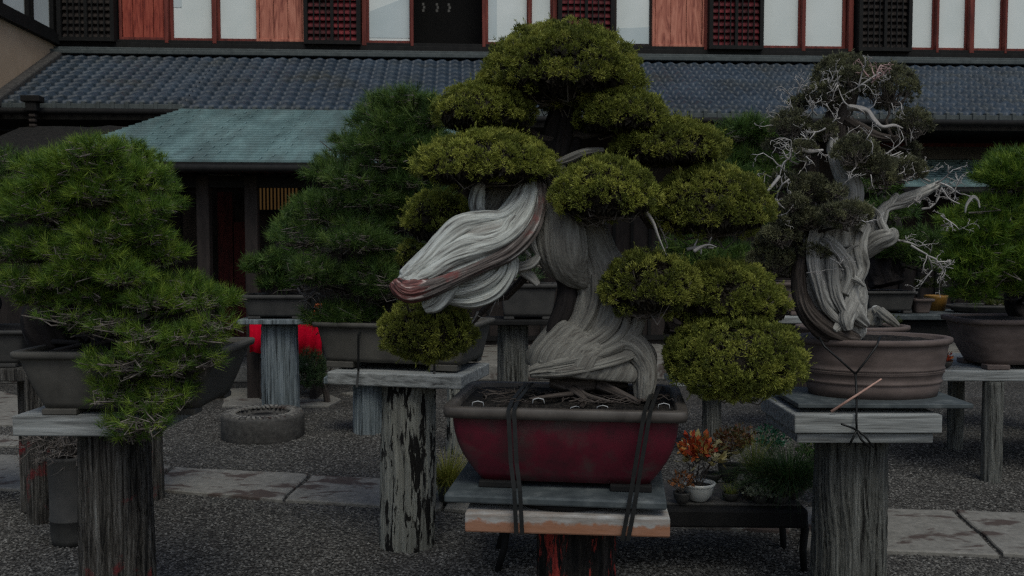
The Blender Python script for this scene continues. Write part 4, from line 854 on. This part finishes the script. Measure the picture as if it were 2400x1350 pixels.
# middle pine
LOWN[0]=1.0
MP=(X(945,4.45),4.55,.885)
post('plant_stand',X(957,4.4),4.4,0,.812,.132,'postpeel','round post with peeling black and white bark in the middle of the yard',board=[(X(955,4.35),4.48,.847,.68,.5,.062,R(-14))],seed=31,group='post stands for the bonsai',lean=.02)
pines('pine_bonsai','dark green triangular pine bonsai in long grey pot beside the biggest bonsai','bonsai',MP,
 [(250,905,1000),(282,868,1030),(318,832,1045),(362,790,1050),(415,745,1050),(468,720,1040),(522,690,1000),(575,660,990),(625,660,960),(662,690,960)],4.9,.55,118,56,'pine',.056,84,28,
 [(905,755,4.6,34,.06),(915,700,4.65,30,.05),(890,640,4.7,30,.05),(930,560,4.75,26,.04),(900,450,4.8,22,.03),(940,330,4.8,14,.02)],w=.0024,
 pot=dict(hx=.415,hy=.25,h=.225,kind='rect',taper=.9,rim=.022,lip=.02,yaw=R(-14),mat='potgrey',feet=.03,dome=.02),extra=((800,742,4.5),(770,748,4.55),(835,745,4.55),(935,250,4.75),(985,258,4.8),(1010,285,4.7),(880,290,4.7),(930,300,4.6),(975,310,4.6),(840,330,4.7),(900,345,4.5),(800,380,4.7)),twigs=40,fill=16)
mb=MB()
for x in (840,1018): ribbon(mb,tp((x+6,775,4.45),(x,785,4.22),(x,870,4.24),(x-4,908,4.21)),.011,.003,(1,0,0))
mb.build('strap',M['strap'],bpy.data.objects['pine_bonsai.001'])
tz=MB()
for k in range(26):   # dead twigs hanging below the crown
    spray(tz,P(rng.uniform(690,900),rng.uniform(625,690),4.6),(rng.uniform(-1,1),-.2,rng.uniform(-.8,.2)),.16,.006,2,.5)
tz.build('bare_branches',M['twig'],bpy.data.objects['pine_bonsai.001'],True)
# far left blurred pine on the blue-grey post
post('plant_stand',X(655,7.6),7.6,0,Z(762,7.5),.148,'postblue','bluish grey round post behind the millstone',board=[(X(650,7.5),7.6,Z(757,7.3)-.0,.62,.45,.04,0)],seed=51,boardmat='postblue',group='post stands for the bonsai')
pines('pine_bonsai','blurred green pine bonsai in dark pot on bluish grey post behind the millstone','bonsai',(X(650,7.5),7.6,Z(757,7.3)+.021),
 [(500,700,770),(545,640,745),(590,600,745),(630,575,730),(662,580,720)],7.9,.4,95,52,'pine',.08,80,24,[(650,700,7.6,26,.08),(660,620,7.7,24,.06),(680,520,7.8,16,.04)],w=.006,
 pot=dict(hx=.3,hy=.2,h=.2,kind='rect',taper=.85,rim=.03,lip=.02,mat='potdark',feet=.02),twigs=10)
# left back pines with bench
bn=empty('plank_bench',(X(20,4.9),4.9,0),'low dark plank bench at the left edge behind the nearest pine','bench')
zt_=Z(868,4.7); mb=MB(); mb.box((X(-60,4.8),5.0,zt_-.03),(1.7,.55,.07)); mb.build('bench_top',M['postdark'],bn,bevel=.008)
for px in (52,-300): mb=MB(); mb.box((X(px,4.9),4.95,(zt_-.065)/2),(.1,.1,zt_-.068)); mb.build('leg',M['postdark'],bn,bevel=.01)
pines('pine_bonsai','green pine bonsai cut off by the left edge, on plank bench','bonsai',(X(-60,4.9),4.95,zt_+.006),
 [(400,-120,40),(460,-180,50),(530,-200,40),(610,-220,20),(690,-220,20)],5.1,.4,100,50,'pine',.06,50,22,[(-60,780,5.0,40,.06),(-40,650,5.1,30,.05),(-60,480,5.1,20,.03)],w=.0032,fill=12,extra=((20,390,4.9),(10,440,4.9),(25,480,4.9)),
 pot=dict(hx=.36,hy=.22,h=.2,kind='rect',taper=.86,rim=.02,lip=.018,mat='potdark',feet=.02),twigs=12)
pines('pine_bonsai','rounded green pine bonsai half hidden behind the top right of the nearest pine','bonsai',(X(330,5.2),5.2,.62),
 [(345,255,320),(375,240,370),(405,240,395),(445,250,420),(500,280,430),(560,300,435),(620,300,430)],5.4,.35,90,45,'pineb',.05,60,22,[(330,800,5.2,30,.05),(320,700,5.3,26,.04),(310,550,5.3,22,.03),(300,420,5.3,14,.02)],w=.003,
 pot=dict(hx=.25,hy=.17,h=.15,kind='oval',taper=.85,mat='potdark',feet=0),twigs=12)
post('plant_stand',X(330,5.2),5.2,0,.618,.1,'postdark','brown post hidden behind the nearest pine pot',seed=52,group='post stands for the bonsai')
# right blurred pines
thin=post('plant_stand',X(1672,6.3),6.3,0,Z(905,6.2),.066,'post','slim grey round post behind the lowest pad of the biggest bonsai',board=[(X(1660,6.2),6.3,Z(900,6.1),.5,.4,.04,0)],seed=53,group='post stands for the bonsai')
pines('pine_bonsai','blurred light green pine bonsai seen between the two deadwood bonsai','bonsai',(X(1660,6.2),6.3,Z(900,6.1)+.021),
 [(300,1660,1800),(345,1640,1830),(400,1640,1840),(450,1650,1840),(520,1600,1800),(590,1560,1780),(640,1600,1780)],6.6,.4,110,60,'pine',.09,80,26,[(1650,850,6.3,30,.08),(1680,700,6.4,28,.07),(1700,500,6.5,22,.05),(1720,350,6.5,14,.03)],w=.005,
 pot=dict(hx=.26,hy=.18,h=.16,kind='rect',taper=.85,mat='potdark',feet=.02),twigs=12)
# far table
tb=empty('display_table',(X(2130,7.0),7.0,0),'long dark far table with thin pale edge behind the brown oval pot','table')
zt_=Z(738,6.7); mb=MB(); mb.box((X(2180,6.9),7.0,zt_-.02),(2.6,.6,.04)); mb.build('table_top',M['slate'],tb,bevel=.006)
mb=MB(); mb.box((X(2180,6.9),7.0,zt_-.12),(2.5,.5,.13)); mb.build('apron',M['woodblack'],tb)
for px in (1870,2140,2480): mb=MB(); mb.box((X(px,7),7.0,(zt_-.19)/2),(.12,.3,zt_-.19)); mb.build('leg',M['wooddk'],tb,bevel=.008)
zf_=zt_+.001
pines('pine_bonsai','blurred dark pine bonsai with rugged trunk in dark pot on far table','bonsai',(X(2080,6.9),6.95,zf_),
 [(445,2010,2110),(495,2020,2180),(545,2010,2225),(595,2040,2225)],7.2,.4,105,54,'pine',.08,80,24,[(2080,670,6.95,40,.1),(2070,620,7.0,36,.08),(2090,540,7.1,24,.05),(2060,460,7.1,12,.03)],w=.005,
 pot=dict(hx=.2,hy=.16,h=.17,kind='rect',taper=.88,rim=.02,mat='potdark',feet=.02),twigs=14)
pines('pine_bonsai','small blurred green bonsai in reddish pot on far table','bonsai',(X(2160,6.9),6.9,zf_),[(668,2145,2190)],7.0,.05,50,26,'moss',.04,40,20,None,w=.005,pot=dict(hx=.09,hy=.08,h=.11,kind='oval',taper=.75,mat='potbrown',feet=0,exp=4),twigs=6)
pines('pine_bonsai','low spreading mossy bonsai at the right end of the far table','bonsai',(X(2320,6.9),6.95,zf_),[(690,2220,2330),(705,2300,2400)],7.0,.1,80,24,'moss',.05,50,20,None,w=.005,pot=dict(hx=.3,hy=.16,h=.06,kind='oval',taper=.8,mat='potdark',feet=0),twigs=10)
mb=MB(); vs=[]
bm_c=P(2085,721,6.55); r_=.034
for i in range(13):
    for k in range(20):
        a=math.pi*i/12;b=2*math.pi*k/20; vs.append((bm_c.x+r_*math.sin(a)*math.cos(b),bm_c.y+.25+r_*math.sin(a)*math.sin(b),zf_+.032+r_*.95*math.cos(a)))
mb.add(vs,[(i*20+k,(i+1)*20+k,(i+1)*20+(k+1)%20,i*20+(k+1)%20) for i in range(12) for k in range(20)]); 
tag(mb.build('white_ball',M['whiteglaze'],None,True),'small round white ball on the far table','ball')
mb=MB(); ringmesh(mb,(X(2195,7.15),7.15,zf_),[(0,.07,.07),(.1,.085,.085),(.12,.09,.09),(.12,.08,.08),(.02,.07,.07)],2); tag(mb.build('bucket',M['brass'],None,True),'yellow bucket half hidden behind the small pot on the far table','bucket')
# right table
tr=empty('display_table',(X(2400,5.9),5.9,0),'grey wooden table with round legs at the right edge of the yard','table')
zr=Z(868,5.55); mb=MB(); mb.box((X(2390,5.75)+.3,6.0,zr-.035),(1.75,.9,.07),R(0)); mb.build('table_top',M['board'],tr,bevel=.01)
for (px,py,rr) in ((2322,1128,.062),(2238,1052,.055),(2640,1128,.062)):
    q=G(px,py); mb=MB(); loft(mb,[(q.x,q.y,-.02,rr*.95,rr*.95),(q.x,q.y,.3,rr,rr),(q.x,q.y,zr-.072,rr,rr)],ns=60,nl=20,g=.08,k=3,fl=.6,seed=px%9,endround=False); mb.build('leg',M['post'],tr,True)
pines('pine_bonsai','large bright green pine bonsai cut off by the right edge, on grey table','bonsai',(X(2420,5.6),5.75,zr+.001),
 [(375,2370,2450),(425,2310,2460),(478,2270,2480),(530,2250,2480),(585,2200,2480),(635,2180,2480),(680,2200,2480)],5.8,.5,115,56,'pineb',.065,90,26,[(2440,770,5.8,44,.07),(2400,700,5.8,40,.06),(2430,600,5.85,30,.05),(2430,450,5.9,20,.03)],w=.004,fill=16,
 pot=dict(hx=.42,hy=.27,h=Z(752,5.45)-zr,kind='rect',taper=.72,rim=.03,lip=.025,mat='potbrown',feet=.03,curve=.03,exp=5),twigs=14)
j=MB(); loft(j,st((2262,500,5.2,1.5,.004),(2266,480,5.2,3,.006),(2280,462,5.2,4,.006),(2292,470,5.2,3,.006),(2296,488,5.2,1.5,.004)),ns=20,nl=50,g=.4,fl=9,seed=2)
j.build('bleached_twigs',M['deadmid'],bpy.data.objects['pine_bonsai.008'] if 'pine_bonsai.008' in bpy.data.objects else None,True)
# ================================================================== SMALLER THINGS
# millstone
q=G(617,1022); ms=MB(); R0=.315; HH=.045
rings=[(0,R0*.98),(.02,R0),(.12+HH,R0),(.137+HH,R0*.985),(.14+HH,R0*.96)]
vs=[];ns=120
for z,r_ in rings:
    for j in range(ns):
        a=2*math.pi*j/ns; n_=1+.012*noise.noise((math.cos(a)*3,math.sin(a)*3,z*9)); vs.append((q.x+r_*n_*math.cos(a),q.y+r_*n_*math.sin(a),z))
for k,r_ in enumerate((R0*.93,R0*.8,R0*.66,R0*.6,R0*.36,R0*.3,R0*.3)):
    for j in range(ns):
        a=2*math.pi*j/ns; z=.14+HH+(.013*math.copysign(1,math.sin(j*math.pi/2+.3+0*r_)) if k<3 else 0)-(.035 if k in(2,3,4) else 0)-(.12 if k==6 else 0); vs.append((q.x+r_*math.cos(a),q.y+r_*math.sin(a),z))
nr=len(vs)//ns; ms.add(vs,[(i*ns+j,i*ns+(j+1)%ns,(i+1)*ns+(j+1)%ns,(i+1)*ns+j) for i in range(nr-1) for j in range(ns)])
mso=empty('millstone',q,'round grey stone millstone with grooved top lying on the gravel','millstone')
ms.build('stone_body',M['stone'],mso,True); mb=MB(); ringmesh(mb,(q.x,q.y,.14+HH-.019),[(0,R0*.36,R0*.36),(.003,R0*.34,R0*.34)],2,closetop=True); mb.build('eye_shade_disc',M['void'],mso)  # near-black disc laid across the eye, its shade put into the colour
mb=MB()
for k in range(40):
    a_=2*math.pi*k/40; c_=(q.x+R0*.8*math.cos(a_),q.y+R0*.8*math.sin(a_),.14+HH+.004); mb.box(c_,(R0*.3,.02,.012),a_+.35)
mb.build('milling_ridges',M['slabstone'],mso); mb=MB(); mb.box((q.x+.065,q.y-.293,.055),(.04,.03,.05),R(12)); mb.build('slot_shade_block',M['void'],mso)  # near-black block paints the shade of a slot in the side
# double post behind
pb=post('plant_stand',X(858,7.0),7.05,0,Z(895,6.9),.115,'postblue','short bluish post standing far behind the peeling post',seed=61,group='post stands for the bonsai',board=[(X(870,7.0),7.05,Z(893,6.9)+.01,.7,.4,.05,0)],boardmat='postblue')
post('plant_stand',X(1080,6.4),6.4,0,Z(870,6.3),.1,'postpeel','pale post between the peeling post and the biggest red pot',seed=62,group='post stands for the bonsai')
# post with pot behind trunk
pk=post('plant_stand',X(1203,6.6),6.6,0,Z(762,6.5),.11,'post','pale streaked post behind the trunk base of the biggest bonsai',seed=63,group='post stands for the bonsai',board=[(X(1215,6.5),6.6,Z(757,6.4),.5,.4,.035,0)],boardmat='woodblack')
zk=Z(757,6.4)+.018
kb=pines('pine_bonsai','dark twiggy bonsai in dark rectangular pot on post behind the trunk of the biggest bonsai','bonsai',(X(1238,6.5),6.6,zk),[(560,1150,1290),(600,1130,1310),(640,1160,1300)],6.8,.3,90,40,'pineblue',.06,30,16,[(1230,680,6.6,16,.04),(1225,620,6.65,14,.03)],w=.004,
  pot=dict(hx=.22,hy=.15,h=.26,kind='rect',taper=.88,rim=.03,mat='potdark',feet=.02),twigs=22)
# dull juniper left of the deadwood bonsai
db=empty('juniper_bonsai',(X(1800,5.0),5.0,Z(735,5.0)),'small grey-green juniper bonsai in low dark pot behind the right side of the biggest bonsai','bonsai')
make_pot(db,(X(1800,5.0),5.0,Z(735,5.0)),.2,.15,.18,'rect',taper=.88,mat='potbrown',feet=.02)
for b in ((1740,1860,575,645),(1780,1880,600,650),(1700,1790,600,650)):
    c,r_=pxpad(*b,5.0,.5,.9); juniper_pad(c,r_,'jungreen',db,low=.5,sp=.034,per=22,slen=.018,core=True)
mb=MB(); loft(mb,st((1805,670,5.0,16,.03),(1800,640,5.0,12,.03),(1790,610,5.0,8,.02)),ns=24,nl=30,g=.3); mb.build('trunk',M['bark'],db,True)
post('plant_stand',X(1995,5.0),5.0,0,Z(735,5.0)-.043,.1,'post','grey post and plank behind the two right pads of the biggest bonsai',seed=64,group='post stands for the bonsai',board=[(X(1890,5.0),5.0,Z(735,5.0)-.022,.8,.34,.04,0)])
# oval pot with stump right behind the deadwood bonsai
ob=empty('stump_bonsai',(X(2000,4.5),4.5,Z(830,4.5)),'wide oval pot with rocky stump directly behind the deadwood bonsai','bonsai')
hz=Z(762,4.5)-Z(830,4.5)
make_pot(ob,(X(2000,4.5),4.5,Z(830,4.5)),.285,.17,hz,'oval',taper=.88,rim=.02,mat='potbrown',feet=0,dome=.03)
mb=MB(); loft(mb,st((2040,765,4.5,30,.05),(2050,740,4.5,24,.05),(2045,722,4.5,12,.03)),ns=40,nl=40,g=.4,fl=8,seed=4); loft(mb,st((2060,730,4.45,10,.02),(2080,745,4.4,12,.02),(2105,765,4.4,6,.015)),ns=30,nl=30,g=.4,fl=8,seed=6); mb.build('stump',M['deadgrey'],ob,True)
pine_pad(P(2085,752,4.5),(.06,.06,.03),'moss',ob,n=30,nl=.02,per=14,twigs=0)
post('plant_stand',X(2000,4.5),4.5,0,Z(830,4.5)-.002,.12,'post','post hidden behind the brown oval pot',seed=65,group='post stands for the bonsai')
# small succulent bowl on the right table
def bowl(root,c,r_,h,mat,rim=.008,name='bowl'):
    mb=MB(); ringmesh(mb,c,[(0,r_*.5,r_*.5),(h*.08,r_*.6,r_*.6),(h*.4,r_*.86,r_*.86),(h*.85,r_*.98,r_*.98),(h,r_,r_),(h,r_-rim,r_-rim),(h*.8,r_*.86,r_*.86)],2,ns=40)
    o=mb.build(name,M[mat],root,True); mb=MB(); ringmesh(mb,c,[(h*.82,r_*.88,r_*.88),(h*.84,r_*.4,r_*.4),(h*.85,.001,.001)],2,ns=40,closetop=True,closebot=False); mb.build('soil',M['soil'],root); return o
def leaves(name,root,c,rad,n,size,cols,upb=.4,mat='leaf',stems=True,wid=.55):
    c=np.array(c); u=shell(n,.3); pos=c+u*np.array(rad)*(.4+.65*rng.random((n,1))); d=unit(u+np.array([0,0,upb])+rng.normal(size=(n,3))*.5)
    s=unit(np.cross(d,rng.normal(size=(n,3)))); L=size*(.6+.7*rng.random((n,1))); W_=L*wid/2; nn=np.cross(d,s)
    mid=pos+d*L*.5-nn*L*.06; tip=pos+d*L-nn*L*.2
    pal=np.array(cols)[rng.integers(0,len(cols),n)]*(.75+.5*rng.random((n,1)))
    V=np.concatenate([np.stack([pos,mid+s*W_,mid-s*W_],1),np.stack([mid-s*W_,mid+s*W_,tip],1)]); C=np.repeat(np.concatenate([pal,pal])[:,None,:],3,1)
    o=tri_mesh(name,V,C,M[mat],root)
    if stems:
        mb=MB(); b=Vector(c)-Vector((0,0,rad[2]*.9))
        for i in range(min(n,26)): mb.tube(branch_path(b,Vector(pos[i]),.1,4),.0018,.001,4)
        mb.build('stems',M['twig'],o)
    return o
def grass(name,root,c,n,L,cols,spread=.6,droop=.5,w=.003,r0=.02):
    c=np.array(c); a=rng.uniform(0,2*math.pi,n); el=rng.uniform(.15,1.0,n)**.8; h=np.stack([np.cos(a),np.sin(a),np.zeros(n)],1)
    LL=L*(.55+.6*rng.random((n,1))); pos=c+h*r0*rng.random((n,1)); side=np.stack([-np.sin(a),np.cos(a),np.zeros(n)],1)*w/2
    pts=[]
    for t in (0,.35,.7,1):
        e=el[:,None]; pts.append(pos+h*LL*t*spread*e*(1+.4*t)+np.array([0,0,1])*LL*(t*(1.1-.35*e)-droop*e*t*t))
    pal=np.array(cols)[rng.integers(0,len(cols),n)]*(.7+.6*rng.random((n,1))); Vs=[];Cs=[]
    for k in range(3):
        s0=side*(1-.3*k);s1=side*(1-.3*(k+1)) if k<2 else side*0.05
        Vs.append(np.stack([pts[k]-s0,pts[k]+s0,pts[k+1]+s1],1));Vs.append(np.stack([pts[k]-s0,pts[k+1]+s1,pts[k+1]-s1],1)); Cs+= [np.repeat(pal[:,None,:]*(.9+.1*k),3,1)]*2
    return tri_mesh(name,np.concatenate(Vs),np.concatenate(Cs),M['leaf'],root)
GREEN=[(.04,.09,.02),(.06,.12,.03),(.03,.06,.02)]; YEL=[(.2,.24,.05),(.28,.28,.07),(.12,.16,.03)]; RED=[(.42,.06,.025),(.5,.11,.03),(.3,.05,.03),(.4,.2,.05)]; CREAM=[(.5,.45,.25),(.4,.35,.15),(.3,.25,.1)]; OL=[(.09,.1,.05),(.13,.14,.09),(.06,.07,.03)]
sb=empty('potted_succulent',(X(2235,5.4),5.6,zr+.002),'tiny shallow bowl with reddish plants on the grey table at right','potted plant'); c=P(2236,866,5.5); c=(c.x,5.66,zr+.001)
bowl(sb,c,.065,.045,'potdark'); leaves('foliage',sb,(c[0],c[1],c[2]+.06),(.07,.06,.05),260,.022,RED+[(.1,.05,.03)])
# black bench with small pots
bl=empty('low_bench',(X(1560,4.2),4.2,0),'low black plank bench with small potted plants between the big red pot and right post','bench')
zb_=Z(1187,3.98); bw=X(1905,3.98)-X(1120,3.98); bx=(X(1905,3.98)+X(1120,3.98))/2
mb=MB(); mb.box((bx,4.2,zb_-.055),(bw,.44,.085),R(-1.5)); mb.build('bench_top',M['woodblack'],bl,bevel=.012)
mb=MB(); mb.box((bx,4.23,zb_-.008),(bw*.98,.37,.012),R(-1.5)); mb.build('top_plank',M['stone'],bl,bevel=.004)
for px in (1893,1183):
    for yy in (4.05,4.36):
        mb=MB(); x=X(px,4.05); mb.tube([(x,yy,zb_-.09),(x+.008,yy,zb_*.6),(x-.004,yy-.01,.1),(x-(.035 if px<1500 else 0),yy-.02,0)],.02,.015,10); mb.build('leg',M['woodblack'],bl,True)
def ppos(px,py,z=None):
    q=G(px,py,zb_+.0); return q
def potted(kind,label,px,py,z=None,**k):
    q=G(px,py,zb_ if z is None else z); root=empty(kind,q,label,k.get('cat','potted plant'),k.get('grp','small potted plants on the black bench')); return root,(q.x,q.y,q.z+.0005)
root,c=potted('potted_shrub','small shrub with orange-red and cream leaves in white fluted bowl on black bench',1637,1172)
bo=bowl(root,c,.073,.082,'whiteglaze',.006); 
mb=MB(); ringmesh(mb,(c[0],c[1],c[2]+.0),[(.072,.0745,.0745),(.083,.078,.078),(.084,.07,.07)],2,ns=40,closebot=False); mb.build('rim',M['whiteglaze'],bo,True)
leaves('foliage',root,(c[0]-.01,c[1],c[2]+.23),(.075,.06,.07),260,.034,RED); leaves('pale_leaves',root,(c[0]+.01,c[1],c[2]+.19),(.11,.07,.09),70,.045,CREAM,stems=False)
mb=MB()
for k in range(9): mb.tube(branch_path((c[0],c[1],c[2]+.06),(c[0]+rng.uniform(-.07,.07),c[1]+rng.uniform(-.04,.04),c[2]+rng.uniform(.16,.3)),.12,5),.003,.0015,5)
mb.build('stems',M['bark'],root)
root,c=potted('potted_shrub','rusty brown and cream leaved seedling in black cup behind the white bowl',1708,1128); bowl(root,c,.055,.085,'potdark'); leaves('foliage',root,(c[0],c[1],c[2]+.19),(.09,.08,.08),300,.024,[(.12,.05,.025),(.16,.08,.03),(.07,.06,.02)]); leaves('pale_leaves',root,(c[0]-.04,c[1]-.03,c[2]+.15),(.05,.04,.04),14,.035,CREAM,stems=False)
root,c=potted('potted_grass','yellow-green upright grass tuft in dark pot on black bench',1768,1140); bowl(root,c,.05,.06,'potdark'); grass('blades',root,(c[0],c[1],c[2]+.05),240,.25,YEL,.55,.3)
root,c=potted('potted_succulent','clump of pale grey succulent rosettes in dark saucer on black bench',1758,1165); bowl(root,c,.05,.03,'potdark'); leaves('foliage',root,(c[0],c[1],c[2]+.05),(.07,.05,.05),170,.026,[(.25,.26,.2),(.16,.17,.12),(.1,.1,.07)],wid=.8,stems=False)
root,c=potted('potted_moss','small round cup of yellow moss in front of the grey succulents',1712,1172); bowl(root,c,.04,.035,'potdark'); grass('blades',root,(c[0],c[1],c[2]+.03),140,.06,YEL,.6,.3,.002,.03)
root,c=potted('potted_grass','big dark green mondo grass mound drooping over the bench edge beside the right post',1852,1165); bowl(root,c,.075,.06,'potdark'); grass('blades',root,(c[0],c[1],c[2]+.05),1500,.3,GREEN+[(.025,.05,.015)],.95,.8,.0028,.09); grass('dry_blades',root,(c[0],c[1]-.02,c[2]+.05),90,.26,[(.16,.14,.08)],1.0,.95,.002,.08)
root,c=potted('potted_shrub','bluish green fern-like seedling behind the mondo grass',1805,1105); bowl(root,c,.05,.06,'potdark'); leaves('foliage',root,(c[0],c[1],c[2]+.16),(.09,.07,.09),360,.02,[(.02,.09,.05),(.03,.12,.07)])
root,c=potted('potted_shrub','little brown-leaved seedling at the bench end beside the slate slab',1598,1178); bowl(root,c,.04,.05,'potdark'); leaves('foliage',root,(c[0],c[1],c[2]+.09),(.05,.05,.05),120,.022,[(.3,.12,.05),(.14,.07,.03)])
root,c=potted('potted_shrub','small green seedling against the right post at the back of the bench',1900,1110); bowl(root,c,.045,.05,'potdark'); leaves('foliage',root,(c[0],c[1],c[2]+.12),(.07,.05,.07),240,.022,GREEN+YEL[:1])
root,c=potted('potted_grass','loose pale green grass tuft at the front of the bench between the succulents and the mondo grass',1795,1160); bowl(root,c,.045,.04,'potdark'); grass('blades',root,(c[0],c[1],c[2]+.03),260,.2,[(.1,.13,.04),(.15,.17,.06)],.9,.6,.003,.04)
for (px_,py_,k_,lab,cols,h_) in ((1668,1128,.05,'dark leafy seedling between the orange shrub and the brown seedling',[(.05,.05,.02),(.1,.04,.02)],.13),(1735,1108,.05,'reddish brown fine-leaved seedling at the back of the bench behind the grey succulents',[(.16,.07,.04),(.09,.07,.03)],.17),(1828,1180,.04,'low trailing green plant at the bench front beside the mondo grass',[(.06,.1,.03),(.1,.12,.05)],.06),(1780,1178,.04,'tiny pale rosette plant at the front edge of the bench',[(.28,.3,.22),(.18,.2,.13)],.045)):
    root,c=potted('potted_shrub',lab,px_,py_); bowl(root,c,k_,.04,'potdark'); leaves('foliage',root,(c[0],c[1],c[2]+h_),(.075,.06,h_*.45),260,.023,cols)
# grass ball left of the red pot
q=G(1058,1180); root=empty('ornamental_grass',q,'round yellow-green grass tuft on the ground left of the red pot','grass plant')
mb=MB(); ringmesh(mb,(q.x,q.y,0),[(0,.07,.07),(.1,.08,.08),(.12,.08,.08)],2,closetop=True); mb.build('pot',M['potdark'],root,True); grass('blades',root,(q.x-.02,q.y,.1),800,.27,[(.24,.25,.04),(.34,.3,.06),(.16,.18,.03)],.9,.7,.004,.05)
# tall cylindrical pot with twiggy bonsai
q=G(150,1285); root=empty('cascade_bonsai',(q.x,q.y+.1,0),'bare twiggy bonsai in tall black cylindrical pot standing on the gravel at left','bonsai'); c=(q.x,q.y+.1,0)
mb=MB(); ringmesh(mb,c,[(0,.098,.098),(.03,.1,.1),(.05,.104,.104),(.12,.106,.106),(.124,.11,.11),(.13,.11,.11),(.134,.106,.106),(.40,.108,.108),(.43,.114,.114),(.445,.114,.114),(.445,.1,.1),(.42,.095,.095)],2,ns=64); mb.build('pot',M['potdark'],root,True)
mb=MB(); ringmesh(mb,c,[(.425,.098,.098),(.43,.05,.05),(.432,.001,.001)],2,closetop=True,closebot=False); mb.build('soil',M['soil'],root)
mb=MB()
for k in range(24): spray(mb,(c[0]+rng.uniform(-.03,.03),c[1],.43),(rng.uniform(-1,1),rng.uniform(-.5,.4),rng.uniform(.1,1)),.2,.006,3,.45)
for k in range(6): spray(mb,(c[0]-.12,c[1]-.05,.5+rng.uniform(-.05,.1)),(-1,-.1,rng.uniform(-.5,.3)),.12,.004,3,.4)
mb.build('bare_branches',M['twig'],root,True)
leaves('foliage',root,(c[0]-.05,c[1],.55),(.2,.12,.1),500,.011,[(.03,.04,.03),(.05,.055,.045)],stems=False)
q=G(75,1235); post('plant_stand',q.x,q.y+.09,0,.80,.062,'postdark','narrow brown post at far left beside the tall black pot',seed=71,group='post stands for the bonsai')
# red felt bench
q=G(660,865); rbx=empty('red_bench',(q.x,q.y,0),'tea bench draped in bright red felt far behind the bluish post','bench')
d=8.4; za=Z(752,d); zb2=Z(826,d); mb=MB(); x0=X(583,d);x1=X(752,d); vs=[];n=40
for i in range(n+1):
    x=x0+(x1-x0)*i/n
    for (yy,z) in ((d+.55,za+.01),(d+.02,za),(d,za-.02),(d-.01+.012*math.sin(i*1.1),(za+zb2)/2),(d-.015+.02*math.sin(i*1.1+.4),zb2+.01*math.sin(i*.7)-.12*(i/n)**3)): vs.append((x,yy,z))
fs=[(i*5+k,(i+1)*5+k,(i+1)*5+k+1,i*5+k+1) for i in range(n) for k in range(4)]; mb.add(vs,fs)
o=mb.build('felt_cover',M['redcloth'],rbx,True); so_=o.modifiers.new('s','SOLIDIFY'); so_.thickness=.006
mb=MB(); mb.box(((x0+x1)/2,d+.29,za-.03),(x1-x0-.03,.5,.04)); mb.build('bench_top',M['wooddk'],rbx)
for sx in (x0+.1,x1-.1): mb=MB(); mb.box((sx,d+.25,(za-.05)/2),(.06,.4,za-.052)); mb.build('leg',M['wooddk'],rbx)
mb=MB(); cx=X(742,8.0); cx=X(738,8.6); mb.box((cx,8.75,za+.07),(.16,.12,.11),R(10)); mb.box((cx,8.75,za+.131),(.18,.14,.012),R(10)) 
ox=empty('orange_box',(cx,8.75,za),'small orange wooden box standing on the red felt bench','box'); mb.build('box_body',M['orangepaint'],ox,bevel=.005)
# low pine shrub hanging behind the mid pot
q=Vector((X(765,8.3),8.3,0)); root=empty("pine_shrub",q,'small drooping pine shrub on the ground between the bluish post and the grey pot','shrub')
for (x,y,d) in ((722,850,6.4),(712,868,6.35),(705,885,6.35),(735,862,6.45),(730,885,6.4)): pine_pad(P(x,y,d+1.8),(.13,.12,.11),'pineblue',root,n=60,nl=.06,per=22,w=.004,low=.8,twigs=12)
mb=MB(); qx=X(765,8.3); loft(mb,[(qx,8.3,0,.03,.03),(qx-.03,8.3,.15,.025,.025),(qx-.08,8.28,.25,.02,.02),(P(725,850,8.2).x,8.25,.4,.01,.01)],ns=20,nl=40,g=.3); 
for k in range(8): spray(mb,(qx-.03,8.3,.1+.03*k),(rng.uniform(-1,1),0,.4),.12,.006,2)
mb.build('trunk',M['bark'],root,True)
EXPO=-.4
# ================================================================== LIGHT AND CAMERA
w=bpy.data.worlds.new('World'); S.world=w; w.use_nodes=True; nt=w.node_tree
sky=nt.nodes.new('ShaderNodeTexSky'); sky.sky_type='NISHITA'; sky.sun_disc=False; sky.sun_elevation=R(58); sky.sun_rotation=R(165); sky.air_density=1.2; sky.dust_density=3.0
nt.links.new(sky.outputs[0],nt.nodes['Background'].inputs[0]); nt.nodes['Background'].inputs[1].default_value=.12
sl=bpy.data.lights.new('sun','SUN'); sl.energy=1.3; sl.angle=R(30); sl.color=(.95,1,.93)
so=bpy.data.objects.new('sun',sl); COL.objects.link(so)
el,az=R(58),R(165)   # light comes from behind the camera, slightly left
dv=Vector((math.sin(az)*math.cos(el),math.cos(az)*math.cos(el),math.sin(el)))
so.rotation_euler=dv.to_track_quat('Z','Y').to_euler()
cam=bpy.data.cameras.new('camera'); co=bpy.data.objects.new('camera',cam); COL.objects.link(co)
co.location=(0,0,CAMH); co.rotation_euler=(R(90)-TH,0,0); cam.sensor_width=36; cam.lens=F/2400*36
cam.clip_end=500; cam.dof.use_dof=True; cam.dof.focus_distance=3.1; cam.dof.aperture_fstop=9.0
S.camera=co
S.view_settings.view_transform='Standard'; S.view_settings.look='None'; S.view_settings.gamma=1; S.view_settings.exposure=EXPO
S.cycles.max_bounces=6; S.cycles.use_denoising=False; S.cycles.filter_width=1.3
